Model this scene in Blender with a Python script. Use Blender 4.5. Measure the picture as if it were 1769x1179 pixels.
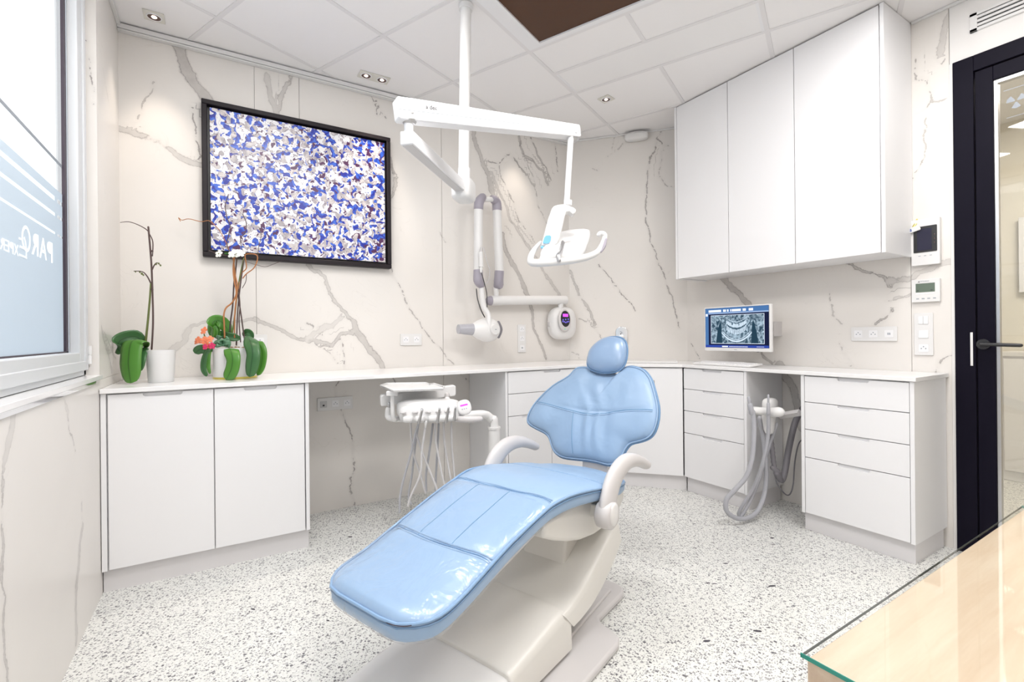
import bpy, bmesh, math, random
import numpy as np
from mathutils import Vector, Matrix, noise
random.seed(7)
for o in list(bpy.data.objects): bpy.data.objects.remove(o)
SC = bpy.context.scene
COL = SC.collection

# ------------------------------------------------------------------ camera, world, light, exposure
CAM = Vector((0, 0, 1.14)); YAW = .5486; ROLL = -.0098; FPX = 819.6; PX, PY = 881.7, 580.75
FW = Vector((math.sin(YAW), math.cos(YAW), 0)); RT0 = Vector((math.cos(YAW), -math.sin(YAW), 0)); UP0 = Vector((0, 0, 1))
RT = RT0*math.cos(ROLL) + UP0*math.sin(ROLL); UP = UP0*math.cos(ROLL) - RT0*math.sin(ROLL)
cd = bpy.data.cameras.new('camera'); cam = bpy.data.objects.new('camera', cd); COL.objects.link(cam)
cam.matrix_world = Matrix(((RT.x, UP.x, -FW.x, 0), (RT.y, UP.y, -FW.y, 0), (RT.z, UP.z, -FW.z, CAM.z), (0, 0, 0, 1)))
cd.sensor_width = 36; cd.lens = 36*FPX/1769; cd.shift_x = (884.5-PX)/1769; cd.shift_y = (PY-589.5)/1769; cd.clip_start = .02
SC.camera = cam
SC.view_settings.view_transform = 'Standard'; SC.view_settings.look = 'None'; SC.view_settings.gamma = 1
SC.view_settings.use_curve_mapping = False; SC.view_settings.exposure = EXPOSURE = 0.27
W = bpy.data.worlds.new('daylight'); SC.world = W; W.use_nodes = True
W.node_tree.nodes['Background'].inputs[0].default_value = (.92, .965, 1, 1)
W.node_tree.nodes['Background'].inputs[1].default_value = 1.5

def area(name, loc, size, power, color=(1, 1, 1), rot=(0, 0, 0), sy=None, portal=False):
    l = bpy.data.lights.new(name, 'AREA'); l.energy = power; l.color = color; l.shape = 'RECTANGLE'
    l.size = size; l.size_y = sy or size
    o = bpy.data.objects.new(name, l); o.location = loc; o.rotation_euler = rot; COL.objects.link(o)
    if portal: l.cycles.is_portal = True
    return o
GT = .4296
area('window_portal', (-.60, 1.5, 1.87), 1.75, 1, rot=(0, -math.pi/2, 0), sy=2.5, portal=True)
# added area lights under the ceiling, out of view, brightening room and headrest
for n, (x, y) in enumerate([(.28, 1.75), (2.25, .62), (.84, .82), (.4, -1.0)]):
    area('added_fill_light', (x, y, 2.838), .58, 21, (1, .975, .955), (0, 0, GT))

def at(x, y, d):
    """survey helper: point seen in direction (x, y) of the photograph, d metres in front of the lens plane"""
    return CAM + (FW + RT*((x-PX)/FPX) - UP*((y-PY)/FPX))*d
def at_z(x, y, z):
    r = FW + RT*((x-PX)/FPX) - UP*((y-PY)/FPX); return CAM + r*((z-CAM.z)/r.z)

# ------------------------------------------------------------------ materials
MATS = {}
def principled(name, color, rough=.5, metal=0., coat=0., spec=.5, **kw):
    m = bpy.data.materials.new(name); m.use_nodes = True; b = m.node_tree.nodes['Principled BSDF']
    b.inputs['Base Color'].default_value = (*color, 1); b.inputs['Roughness'].default_value = rough
    b.inputs['Metallic'].default_value = metal; b.inputs['Coat Weight'].default_value = coat
    b.inputs['Specular IOR Level'].default_value = spec
    for k, v in kw.items(): b.inputs[k.replace('_', ' ')].default_value = v
    MATS[name] = m; return m
def nt(m):
    t = m.node_tree; return t, t.nodes, t.links, t.nodes['Principled BSDF']
def nn(t, kind, **kw):
    n = t.nodes.new(kind)
    for k, v in kw.items():
        if k.startswith('i_'): n.inputs[int(k[2:])].default_value = v
        else: setattr(n, k, v)
    return n
def math_(t, op, a, b=None, clamp=False):
    n = t.nodes.new('ShaderNodeMath'); n.operation = op; n.use_clamp = clamp
    for i, x in enumerate((a, b)):
        if x is None: continue
        if isinstance(x, (int, float)): n.inputs[i].default_value = x
        else: t.links.new(x, n.inputs[i])
    return n.outputs[0]
def mix_(t, f, a, b):
    n = t.nodes.new('ShaderNodeMix'); n.data_type = 'RGBA'
    for s, x in ((n.inputs[0], f), (n.inputs[6], a), (n.inputs[7], b)):
        if isinstance(x, (int, float)): s.default_value = x
        elif isinstance(x, tuple): s.default_value = (*x, 1) if len(x) == 3 else x
        else: t.links.new(x, s)
    return n.outputs[2]
def obj_tex(t, scale=(1, 1, 1), kind='Object'):
    c = t.nodes.new('ShaderNodeTexCoord'); m = t.nodes.new('ShaderNodeMapping'); m.inputs['Scale'].default_value = scale
    t.links.new(c.outputs[kind], m.inputs[0]); return m.outputs[0]
def bump_noise(m, scale, strength, dist=.01, detail=3):
    t, N, Lk, b = nt(m); n = nn(t, 'ShaderNodeTexNoise'); n.inputs['Scale'].default_value = scale; n.inputs['Detail'].default_value = detail
    Lk.new(obj_tex(t), n.inputs[0]); bp = N.new('ShaderNodeBump'); bp.inputs['Strength'].default_value = strength; bp.inputs['Distance'].default_value = dist
    Lk.new(n.outputs[0], bp.inputs['Height']); Lk.new(bp.outputs[0], b.inputs['Normal']); return m

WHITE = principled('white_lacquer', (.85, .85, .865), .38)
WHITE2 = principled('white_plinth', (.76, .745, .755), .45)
WORKTOP = principled('white_worktop', (.87, .865, .87), .16)
PLASTIC = principled('white_plastic', (.77, .765, .76), .3)
BONE = principled('warm_white_shell', (.73, .715, .68), .32)
CEIL = principled('ceiling_tile_white', (.90, .885, .885), .9)
CEILBAR = principled('ceiling_grid_grey', (.80, .785, .79), .7)
PAINT = principled('wall_paint', (.80, .785, .77), .8)
CHROME = principled('chrome', (.85, .85, .86), .08, 1.)
STEEL = principled('brushed_steel', (.55, .55, .56), .3, 1.)
BLACK = principled('black_metal', (.004, .003, .010), .55, spec=.12)
BLACKP = principled('black_plastic', (.02, .02, .022), .35)
FRAMEBLK = principled('dark_picture_frame', (.010, .006, .009), .45, spec=.3)
GREY = principled('warm_grey_plastic', (.62, .60, .60), .35)
LILAC = principled('lilac_grey_plastic', (.36, .335, .39), .4)
HOSE = principled('grey_silicone_hose', (.42, .425, .46), .4)
HOSEL = principled('pale_grey_hose', (.62, .61, .62), .4)
GASKET = principled('dark_gasket', (.05, .035, .05), .5)
ALU = principled('painted_window_profile', (.66, .68, .70), .4)
TERRA = principled('potting_bark', (.20, .10, .05), .9)
GOLD = principled('gold_ring', (.65, .55, .12), .3, .6)
STEM = principled('dark_stem', (.09, .055, .05), .6)
GSTEM = principled('green_stem', (.14, .17, .05), .6)
TWIG = principled('copper_willow_twig', (.42, .17, .06), .6)
PETALW = principled('white_petal', (.85, .86, .80), .5)
PETALO = principled('orange_petal', (.85, .25, .12), .5)
PETALM = principled('magenta_petal', (.65, .03, .13), .5)
BLUEBTN = principled('sky_blue_plastic', (.20, .52, .83), .35)
BROWN = principled('glossy_brown_film', (.075, .030, .013), .25, spec=.3)
GREYMARK = principled('grey_print', (.35, .38, .42), .6)
DARKPRINT = principled('dark_print', (.05, .05, .06), .6)
LCDG = principled('grey_green_lcd', (.13, .17, .13), .2)
STONECHIP = principled('dark_terrazzo_stone', (.07, .065, .08), .25)
SEAM = principled('stitch_seam', (.17, .32, .50), .5)
def emit(name, color, s):
    m = bpy.data.materials.new(name); m.use_nodes = True; t = m.node_tree; t.nodes.clear()
    e = t.nodes.new('ShaderNodeEmission'); e.inputs[0].default_value = (*color, 1); e.inputs[1].default_value = s
    o = t.nodes.new('ShaderNodeOutputMaterial'); t.links.new(e.outputs[0], o.inputs[0]); return m
LAMPON = emit('lamp_filament', (1, .86, .75), 5)
LEDON = principled('led_diffuser', (.88, .87, .87), .6)
PINK = emit('pink_display', (.75, .12, 1), 1.1)
VIOLET = emit('violet_key_light', (.25, .2, .9), .9)
GREENLED = emit('green_led', (.1, .9, .5), .8)

# leather: pale blue with soft creases and wear
LEATHER = principled('pale_blue_leather', (.27, .50, .74), .36)
t, N, Lk, b = nt(LEATHER)
tc = obj_tex(t)
n1 = nn(t, 'ShaderNodeTexNoise'); n1.inputs['Scale'].default_value = 3.5; n1.inputs['Detail'].default_value = 3; Lk.new(tc, n1.inputs[0])
r1 = math_(t, 'MULTIPLY_ADD', n1.outputs[0], 2.2, True); 
Lk.new(mix_(t, r1, (.262, .385, .60), (.30, .435, .62)), b.inputs['Base Color'])
n2 = nn(t, 'ShaderNodeTexNoise'); n2.inputs['Scale'].default_value = 9; n2.inputs['Detail'].default_value = 2; n2.inputs['Distortion'].default_value = .6; Lk.new(tc, n2.inputs[0])
n3 = nn(t, 'ShaderNodeTexNoise'); n3.inputs['Scale'].default_value = 260; Lk.new(tc, n3.inputs[0])
bp = N.new('ShaderNodeBump'); bp.inputs['Strength'].default_value = .25; bp.inputs['Distance'].default_value = .02; Lk.new(n2.outputs[0], bp.inputs['Height'])
bp2 = N.new('ShaderNodeBump'); bp2.inputs['Strength'].default_value = .08; bp2.inputs['Distance'].default_value = .001; Lk.new(n3.outputs[0], bp2.inputs['Height']); Lk.new(bp.outputs[0], bp2.inputs['Normal'])
Lk.new(bp2.outputs[0], b.inputs['Normal'])

# marble slabs: the mesh carries, per vertex, the vector to the nearest vein, its distance and its width and tone
def marble(name, base=(.77, .74, .705), scale=1.):
    m = principled(name, base, .32); t, N, Lk, b = nt(m)
    geo = N.new('ShaderNodeNewGeometry')
    def att(n): a = N.new('ShaderNodeAttribute'); a.attribute_name = n; return a
    va, vp = att('vein_vec'), att('vein_par')
    ns = nn(t, 'ShaderNodeTexNoise'); ns.inputs['Scale'].default_value = 9; ns.inputs['Detail'].default_value = 6; ns.inputs['Roughness'].default_value = .62; Lk.new(geo.outputs['Position'], ns.inputs[0])
    v1 = N.new('ShaderNodeVectorMath'); v1.operation = 'SUBTRACT'; Lk.new(ns.outputs['Color'], v1.inputs[0]); v1.inputs[1].default_value = (.5, .5, .5)
    v2 = N.new('ShaderNodeVectorMath'); v2.operation = 'SCALE'; Lk.new(v1.outputs[0], v2.inputs[0]); v2.inputs['Scale'].default_value = .075
    v3 = N.new('ShaderNodeVectorMath'); v3.operation = 'ADD'; Lk.new(va.outputs['Vector'], v3.inputs[0]); Lk.new(v2.outputs[0], v3.inputs[1])
    sep = N.new('ShaderNodeSeparateXYZ'); Lk.new(v3.outputs[0], sep.inputs[0]); cmb = N.new('ShaderNodeCombineXYZ'); Lk.new(sep.outputs[0], cmb.inputs[0]); Lk.new(sep.outputs[1], cmb.inputs[1])
    ln = N.new('ShaderNodeVectorMath'); ln.operation = 'LENGTH'; Lk.new(cmb.outputs[0], ln.inputs[0]); d = ln.outputs['Value']
    sp = N.new('ShaderNodeSeparateXYZ'); Lk.new(vp.outputs['Vector'], sp.inputs[0]); D, Wd, Tn = sp.outputs
    near = math_(t, 'LESS_THAN', math_(t, 'SUBTRACT', D, Wd), .06)
    # filled band with ragged edge
    nb = nn(t, 'ShaderNodeTexNoise'); nb.inputs['Scale'].default_value = 26; nb.inputs['Detail'].default_value = 5; Lk.new(geo.outputs['Position'], nb.inputs[0])
    wv = math_(t, 'MULTIPLY', Wd, math_(t, 'MULTIPLY_ADD', nb.outputs[0], 1.6)); wv.node.inputs[2].default_value = .2
    wv.node.operation = 'MULTIPLY'
    mr = N.new('ShaderNodeMapRange'); mr.interpolation_type = 'SMOOTHSTEP'; Lk.new(d, mr.inputs[0])
    Lk.new(math_(t, 'MULTIPLY', Wd, .75), mr.inputs[1]); Lk.new(math_(t, 'ADD', math_(t, 'MULTIPLY', Wd, 1.15), .0015), mr.inputs[2]); mr.inputs[3].default_value = 1; mr.inputs[4].default_value = 0
    fill = math_(t, 'MULTIPLY', mr.outputs[0], math_(t, 'MULTIPLY', Tn, math_(t, 'MULTIPLY_ADD', nb.outputs[0], .9)))
    fill.node.inputs[1].links[0].from_node  # keep link
    # dark hairline along the border of the band
    ed = math_(t, 'ABSOLUTE', math_(t, 'SUBTRACT', d, math_(t, 'MULTIPLY', Wd, .8)))
    me = N.new('ShaderNodeMapRange'); me.interpolation_type = 'SMOOTHSTEP'; Lk.new(ed, me.inputs[0]); me.inputs[1].default_value = .0; me.inputs[2].default_value = .0032; me.inputs[3].default_value = 1; me.inputs[4].default_value = 0
    nh = nn(t, 'ShaderNodeTexNoise'); nh.inputs['Scale'].default_value = 5; Lk.new(geo.outputs['Position'], nh.inputs[0])
    hair = math_(t, 'MULTIPLY', me.outputs[0], math_(t, 'MULTIPLY', Tn, math_(t, 'SUBTRACT', math_(t, 'MULTIPLY', nh.outputs[0], 2.4), .38, True)))
    # faint halo
    mh = N.new('ShaderNodeMapRange'); mh.interpolation_type = 'SMOOTHSTEP'; Lk.new(d, mh.inputs[0]); mh.inputs[1].default_value = 0; Lk.new(math_(t, 'ADD', math_(t, 'MULTIPLY', Wd, 2.2), .015), mh.inputs[2]); mh.inputs[3].default_value = .13; mh.inputs[4].default_value = 0
    tot = math_(t, 'MULTIPLY', near, math_(t, 'ADD', math_(t, 'ADD', math_(t, 'MULTIPLY', fill, .55), math_(t, 'MULTIPLY', hair, .6)), math_(t, 'MULTIPLY', mh.outputs[0], Tn)), True)
    # loose tiny marks and clouds
    nc = nn(t, 'ShaderNodeTexNoise'); nc.inputs['Scale'].default_value = 2.2; nc.inputs['Detail'].default_value = 5; nc.inputs['Distortion'].default_value = .7; Lk.new(geo.outputs['Position'], nc.inputs[0])
    base1 = mix_(t, math_(t, 'MULTIPLY', nc.outputs[0], 1., True), tuple(c*.965 for c in base), tuple(min(1, c*1.045) for c in base))
    wv2 = nn(t, 'ShaderNodeTexNoise'); wv2.inputs['Scale'].default_value = 3.1; wv2.inputs['Detail'].default_value = 4; wv2.inputs['Distortion'].default_value = 1.8; Lk.new(geo.outputs['Position'], wv2.inputs[0])
    tv = math_(t, 'ABSOLUTE', math_(t, 'SUBTRACT', wv2.outputs[0], .5)); mt = N.new('ShaderNodeMapRange'); Lk.new(tv, mt.inputs[0]); mt.inputs[1].default_value = 0; mt.inputs[2].default_value = .006; mt.inputs[3].default_value = 1; mt.inputs[4].default_value = 0
    thin = math_(t, 'MULTIPLY', mt.outputs[0], math_(t, 'MULTIPLY', math_(t, 'SUBTRACT', nc.outputs[0], .52, True), 1.2))
    c1 = mix_(t, thin, base1, (.42, .38, .34))
    c2 = mix_(t, tot, c1, (.32, .295, .28))
    Lk.new(c2, b.inputs['Base Color']); return m
MARBLE = marble('veined_stone')

# terrazzo
TZ = principled('terrazzo', (.7, .7, .68), .28); t, N, Lk, b = nt(TZ); tc = obj_tex(t)
def chips(scale, thr, dens, stretch, seedrot):
    mp = N.new('ShaderNodeMapping'); Lk.new(tc, mp.inputs[0]); mp.inputs['Scale'].default_value = stretch; mp.inputs['Rotation'].default_value = (0, 0, seedrot)
    wob = nn(t, 'ShaderNodeTexNoise'); wob.inputs['Scale'].default_value = scale*.9; Lk.new(mp.outputs[0], wob.inputs[0])
    mx = N.new('ShaderNodeVectorMath'); mx.operation = 'MULTIPLY_ADD'; Lk.new(wob.outputs['Color'], mx.inputs[0]); mx.inputs[1].default_value = (.6/scale,)*3; Lk.new(mp.outputs[0], mx.inputs[2])
    v = nn(t, 'ShaderNodeTexVoronoi', voronoi_dimensions='2D', distance='MANHATTAN'); v.inputs['Scale'].default_value = scale; Lk.new(mx.outputs[0], v.inputs['Vector'])
    sp = N.new('ShaderNodeSeparateColor'); Lk.new(v.outputs['Color'], sp.inputs[0])
    on = math_(t, 'LESS_THAN', sp.outputs[0], dens)
    mr = N.new('ShaderNodeMapRange'); Lk.new(v.outputs['Distance'], mr.inputs[0]); r = math_(t, 'MULTIPLY', math_(t, 'ADD', sp.outputs[1], .35), thr)
    Lk.new(r, mr.inputs[1]); Lk.new(math_(t, 'ADD', r, .06), mr.inputs[2]); mr.inputs[3].default_value = 1; mr.inputs[4].default_value = 0
    return math_(t, 'MULTIPLY', mr.outputs[0], on), sp.outputs[2]
big = nn(t, 'ShaderNodeTexNoise'); big.inputs['Scale'].default_value = 1.3; Lk.new(tc, big.inputs[0])
fine = nn(t, 'ShaderNodeTexVoronoi', voronoi_dimensions='2D'); fine.inputs['Scale'].default_value = 160; Lk.new(tc, fine.inputs['Vector'])
fs = N.new('ShaderNodeSeparateColor'); Lk.new(fine.outputs['Color'], fs.inputs[0])
cb = mix_(t, fs.outputs[0], (.72, .73, .70), (.82, .82, .80))
cb = mix_(t, math_(t, 'MULTIPLY', math_(t, 'SUBTRACT', big.outputs[0], .42, True), .8), cb, (.70, .70, .66))
for scale, thr, dens, st, rot in ((150, .34, .28, (1, 1.3, 1), .3), (92, .32, .42, (1, 1.5, 1), 1.0), (60, .31, .46, (1.25, 1, 1), .5), (40, .25, .20, (1, 1.4, 1), 2.1)):
    f, tone = chips(scale, thr, dens, st, rot)
    cb = mix_(t, f, cb, mix_(t, tone, (.10, .097, .11), (.46, .455, .46)))
Lk.new(cb, b.inputs['Base Color'])

# light maple veneer
WOOD = principled('pale_maple_veneer', (.75, .55, .36), .4); t, N, Lk, b = nt(WOOD); tc = obj_tex(t, (1.2, 14, 14))
n1 = nn(t, 'ShaderNodeTexNoise'); n1.inputs['Scale'].default_value = 3; n1.inputs['Detail'].default_value = 8; n1.inputs['Distortion'].default_value = .4; Lk.new(tc, n1.inputs[0])
n2 = nn(t, 'ShaderNodeTexNoise'); n2.inputs['Scale'].default_value = 22; n2.inputs['Detail'].default_value = 4; Lk.new(tc, n2.inputs[0])
mr = N.new('ShaderNodeMapRange'); Lk.new(math_(t, 'ADD', math_(t, 'MULTIPLY', n1.outputs[0], .75), math_(t, 'MULTIPLY', n2.outputs[0], .25)), mr.inputs[0]); mr.inputs[1].default_value = .35; mr.inputs[2].default_value = .65
Lk.new(mix_(t, mr.outputs[0], (.59, .45, .33), (.67, .55, .43)), b.inputs['Base Color'])

# leaves: green with darker length-wise veins (uses the generated coordinate across the leaf)
def leaf_mat(name, c1, c2):
    m = principled(name, c1, .35); t, N, Lk, b = nt(m); a = N.new('ShaderNodeAttribute'); a.attribute_name = 'across'
    w = math_(t, 'ABSOLUTE', a.outputs['Fac'])
    rib = math_(t, 'LESS_THAN', math_(t, 'ABSOLUTE', a.outputs['Fac']), .07)
    c = mix_(t, math_(t, 'MULTIPLY', w, .35), c1, c2); Lk.new(mix_(t, math_(t, 'MULTIPLY', rib, .7), c, tuple(x*.4 for x in c1)), b.inputs['Base Color']); return m
LEAF = leaf_mat('orchid_leaf_green', (.055, .20, .02), (.13, .33, .05))
LEAFD = leaf_mat('orchid_leaf_dark', (.035, .12, .035), (.08, .20, .07))
SUCC = leaf_mat('succulent_leaf', (.09, .22, .12), (.18, .34, .22))

# glass
def thin_glass(name, tint=(1, 1, 1), refl=.10, rough=.02):
    m = bpy.data.materials.new(name); m.use_nodes = True; t = m.node_tree; t.nodes.clear()
    tr = t.nodes.new('ShaderNodeBsdfTransparent'); tr.inputs[0].default_value = (*tint, 1)
    gl = t.nodes.new('ShaderNodeBsdfGlossy'); gl.inputs['Roughness'].default_value = rough
    lw = t.nodes.new('ShaderNodeFresnel'); lw.inputs[0].default_value = 1.45
    mx = t.nodes.new('ShaderNodeMixShader'); o = t.nodes.new('ShaderNodeOutputMaterial')
    gb = t.nodes.new('ShaderNodeNewGeometry'); mm = math_(t, 'MULTIPLY', math_(t, 'ADD', lw.outputs[0], refl*.3), math_(t, 'SUBTRACT', 1., gb.outputs['Backfacing']))
    t.links.new(mm, mx.inputs[0]); t.links.new(tr.outputs[0], mx.inputs[1]); t.links.new(gl.outputs[0], mx.inputs[2]); t.links.new(mx.outputs[0], o.inputs[0]); return m
PANE = thin_glass('window_glass')
DOORGLASS = thin_glass('door_glass', (.97, .96, .93), .3)
CLEARPVC = thin_glass('clear_plastic_sheet', (.97, .98, .99), .02, .22)
t = CLEARPVC.node_tree; tc = obj_tex(t); wn = nn(t, 'ShaderNodeTexNoise'); wn.inputs['Scale'].default_value = 8; wn.inputs['Detail'].default_value = 3; wn.inputs['Distortion'].default_value = 1.2; t.links.new(tc, wn.inputs[0])
bpn = t.nodes.new('ShaderNodeBump'); bpn.inputs['Strength'].default_value = .5; bpn.inputs['Distance'].default_value = .03; t.links.new(wn.outputs[0], bpn.inputs['Height'])
for n in t.nodes:
    if n.type in ('BSDF_GLOSSY', 'FRESNEL'): t.links.new(bpn.outputs[0], n.inputs['Normal'])
GREENEDGE = principled('green_glass_edge', (.03, .28, .22), .15)
TABLEGLASS = thin_glass('table_top_glass', (.985, .99, .98), .15, .03)
def film(name, col, trans):
    m = bpy.data.materials.new(name); m.use_nodes = True; t = m.node_tree; t.nodes.clear()
    tr = t.nodes.new('ShaderNodeBsdfTranslucent'); tr.inputs[0].default_value = (*col, 1)
    df = t.nodes.new('ShaderNodeBsdfDiffuse'); df.inputs[0].default_value = (*col, 1)
    mx = t.nodes.new('ShaderNodeMixShader'); mx.inputs[0].default_value = trans; o = t.nodes.new('ShaderNodeOutputMaterial')
    t.links.new(df.outputs[0], mx.inputs[1]); t.links.new(tr.outputs[0], mx.inputs[2]); t.links.new(mx.outputs[0], o.inputs[0]); return m
FILM = film('frosted_film', (.70, .755, .80), .58)
VINYL = film('clear_letter', (1, 1, 1), .97)

# abstract painting
ART = principled('abstract_paint', (.8, .8, .8), .35); t, N, Lk, b = nt(ART); tc = obj_tex(t)
def warp(src, sc, amt, seed):
    n = nn(t, 'ShaderNodeTexNoise'); n.inputs['Scale'].default_value = sc; n.inputs['Detail'].default_value = 1.5
    mp = N.new('ShaderNodeMapping'); mp.inputs['Location'].default_value = (seed, seed*.7, seed*1.3); Lk.new(src, mp.inputs[0]); Lk.new(mp.outputs[0], n.inputs[0])
    s = N.new('ShaderNodeVectorMath'); s.operation = 'SUBTRACT'; Lk.new(n.outputs['Color'], s.inputs[0]); s.inputs[1].default_value = (.5,)*3
    a = N.new('ShaderNodeVectorMath'); a.operation = 'MULTIPLY_ADD'; Lk.new(s.outputs[0], a.inputs[0]); a.inputs[1].default_value = (amt,)*3; Lk.new(src, a.inputs[2]); return a.outputs[0]
wc = warp(warp(tc, 18, .055, 0), 42, .028, 3)
def blob(sc, lo, hi, seed, src=wc):
    n = nn(t, 'ShaderNodeTexNoise'); n.inputs['Scale'].default_value = sc; n.inputs['Detail'].default_value = 0
    mp = N.new('ShaderNodeMapping'); mp.inputs['Location'].default_value = (seed, 0, seed); Lk.new(src, mp.inputs[0]); Lk.new(mp.outputs[0], n.inputs[0])
    mr = N.new('ShaderNodeMapRange'); Lk.new(n.outputs[0], mr.inputs[0]); mr.inputs[1].default_value = lo; mr.inputs[2].default_value = hi; return mr.outputs[0], n.outputs[0]
c = (.78, .78, .80)
gm, gr = blob(31, .54, .555, 5); ln1 = math_(t, 'LESS_THAN', math_(t, 'ABSOLUTE', math_(t, 'SUBTRACT', gr, .545)), .018)
wash, _ = blob(40, .35, .7, 19)
c = mix_(t, gm, c, mix_(t, wash, (.38, .35, .37), (.66, .61, .60)))
c = mix_(t, math_(t, 'MULTIPLY', ln1, .8), c, (.10, .06, .12))
bm_, br = blob(35, .575, .585, 11)
deep, _ = blob(55, .4, .65, 23)
c = mix_(t, bm_, c, mix_(t, deep, (.006, .015, .30), (.03, .12, .62)))
ln2 = math_(t, 'LESS_THAN', math_(t, 'ABSOLUTE', math_(t, 'SUBTRACT', br, .44)), .011); c = mix_(t, math_(t, 'MULTIPLY', ln2, .7), c, (.16, .10, .20))
dm, _ = blob(38, .70, .705, 31); c = mix_(t, dm, c, (.07, .01, .07))
vd = nn(t, 'ShaderNodeTexVoronoi', voronoi_dimensions='3D'); vd.inputs['Scale'].default_value = 36; Lk.new(tc, vd.inputs['Vector'])
sp = N.new('ShaderNodeSeparateColor'); Lk.new(vd.outputs['Color'], sp.inputs[0])
dot = math_(t, 'MULTIPLY', math_(t, 'LESS_THAN', vd.outputs['Distance'], .14), math_(t, 'LESS_THAN', sp.outputs[0], .55)); c = mix_(t, dot, c, (.05, .01, .06))
Lk.new(c, b.inputs['Base Color'])
bump_src = N.new('ShaderNodeBump'); bump_src.inputs['Strength'].default_value = .3; bump_src.inputs['Distance'].default_value = .002; Lk.new(gr, bump_src.inputs['Height']); Lk.new(bump_src.outputs[0], b.inputs['Normal'])

# ------------------------------------------------------------------ mesh helpers
ORG = {}
def finish(name, bm, mat, parent=None, origin=None, bevel=0, seg=2, sharp=35, smooth=True, mats=None):
    org = Vector(ORG[parent.name]) if parent is not None else Vector(origin if origin is not None else (0, 0, 0))
    if parent is None and origin is None and bm.verts:
        xs = [v.co for v in bm.verts]; org = Vector(((min(v.x for v in xs)+max(v.x for v in xs))/2, (min(v.y for v in xs)+max(v.y for v in xs))/2, min(v.z for v in xs)))
    bmesh.ops.translate(bm, verts=bm.verts, vec=-org)
    me = bpy.data.meshes.new(name); bm.to_mesh(me); bm.free()
    for p in me.polygons: p.use_smooth = smooth
    if smooth: me.set_sharp_from_angle(angle=math.radians(sharp))
    o = bpy.data.objects.new(name, me); COL.objects.link(o); me.materials.append(mat)
    for m_ in (mats or []): me.materials.append(m_)
    if parent is not None: o.parent = parent
    else: o.location = org
    if bevel:
        md = o.modifiers.new('edge', 'BEVEL'); md.width = bevel; md.segments = seg; md.limit_method = 'ANGLE'; md.angle_limit = math.radians(40); md.harden_normals = False
    ORG[o.name] = tuple(org); return o
def tag(o, label, cat, group=None, kind=None):
    if label: o['label'] = label
    if cat: o['category'] = cat
    if group: o['group'] = group
    if kind: o['kind'] = kind
    return o
def thing(name, loc, label, cat, group=None):
    o = bpy.data.objects.new(name, None); o.empty_display_size = .05; COL.objects.link(o); o.location = loc; ORG[o.name] = tuple(loc)
    return tag(o, label, cat, group)
def NB(): return bmesh.new()
I4 = Matrix.Identity(4)
def frame(o, a, inw, up=(0, 0, 1)):
    a, inw, up = Vector(a).normalized(), Vector(inw).normalized(), Vector(up).normalized()
    return Matrix(((a.x, inw.x, up.x, o[0]), (a.y, inw.y, up.y, o[1]), (a.z, inw.z, up.z, o[2]), (0, 0, 0, 1)))
def box(bm, x0, x1, y0, y1, z0, z1, M=I4):
    v = [bm.verts.new(M @ Vector(c)) for c in ((x0, y0, z0), (x1, y0, z0), (x1, y1, z0), (x0, y1, z0), (x0, y0, z1), (x1, y0, z1), (x1, y1, z1), (x0, y1, z1))]
    fs = [(0, 3, 2, 1), (4, 5, 6, 7), (0, 1, 5, 4), (1, 2, 6, 5), (2, 3, 7, 6), (3, 0, 4, 7)]
    for f in fs: bm.faces.new([v[i] for i in f])
    return bm
def prism(bm, poly, d0, d1, M=I4, axis='z'):
    """extrude a 2-D outline from d0 to d1; axis = which local axis is the depth"""
    def P(a, b, d): return M @ Vector({'z': (a, b, d), 'y': (a, d, b), 'x': (d, a, b)}[axis])
    lo = [bm.verts.new(P(a, b, d0)) for a, b in poly]; hi = [bm.verts.new(P(a, b, d1)) for a, b in poly]
    n = len(poly); fs = [bm.faces.new(lo[::-1]), bm.faces.new(hi)]
    for i in range(n): fs.append(bm.faces.new((lo[i], lo[(i+1) % n], hi[(i+1) % n], hi[i])))
    bmesh.ops.recalc_face_normals(bm, faces=fs); return bm
def smoothpts(P, k=6, closed=False):
    P = [Vector(p) for p in P]; n = len(P); out = []
    rng = range(n if closed else n-1)
    for i in rng:
        if closed: a, b, c, d = P[(i-1) % n], P[i], P[(i+1) % n], P[(i+2) % n]
        else: a, b, c, d = P[max(i-1, 0)], P[i], P[i+1], P[min(i+2, n-1)]
        for j in range(k):
            t = j/k; out.append(.5*((2*b) + (c-a)*t + (2*a-5*b+4*c-d)*t*t + (3*b-a-3*c+d)*t**3))
    if not closed: out.append(P[-1])
    return out
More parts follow.
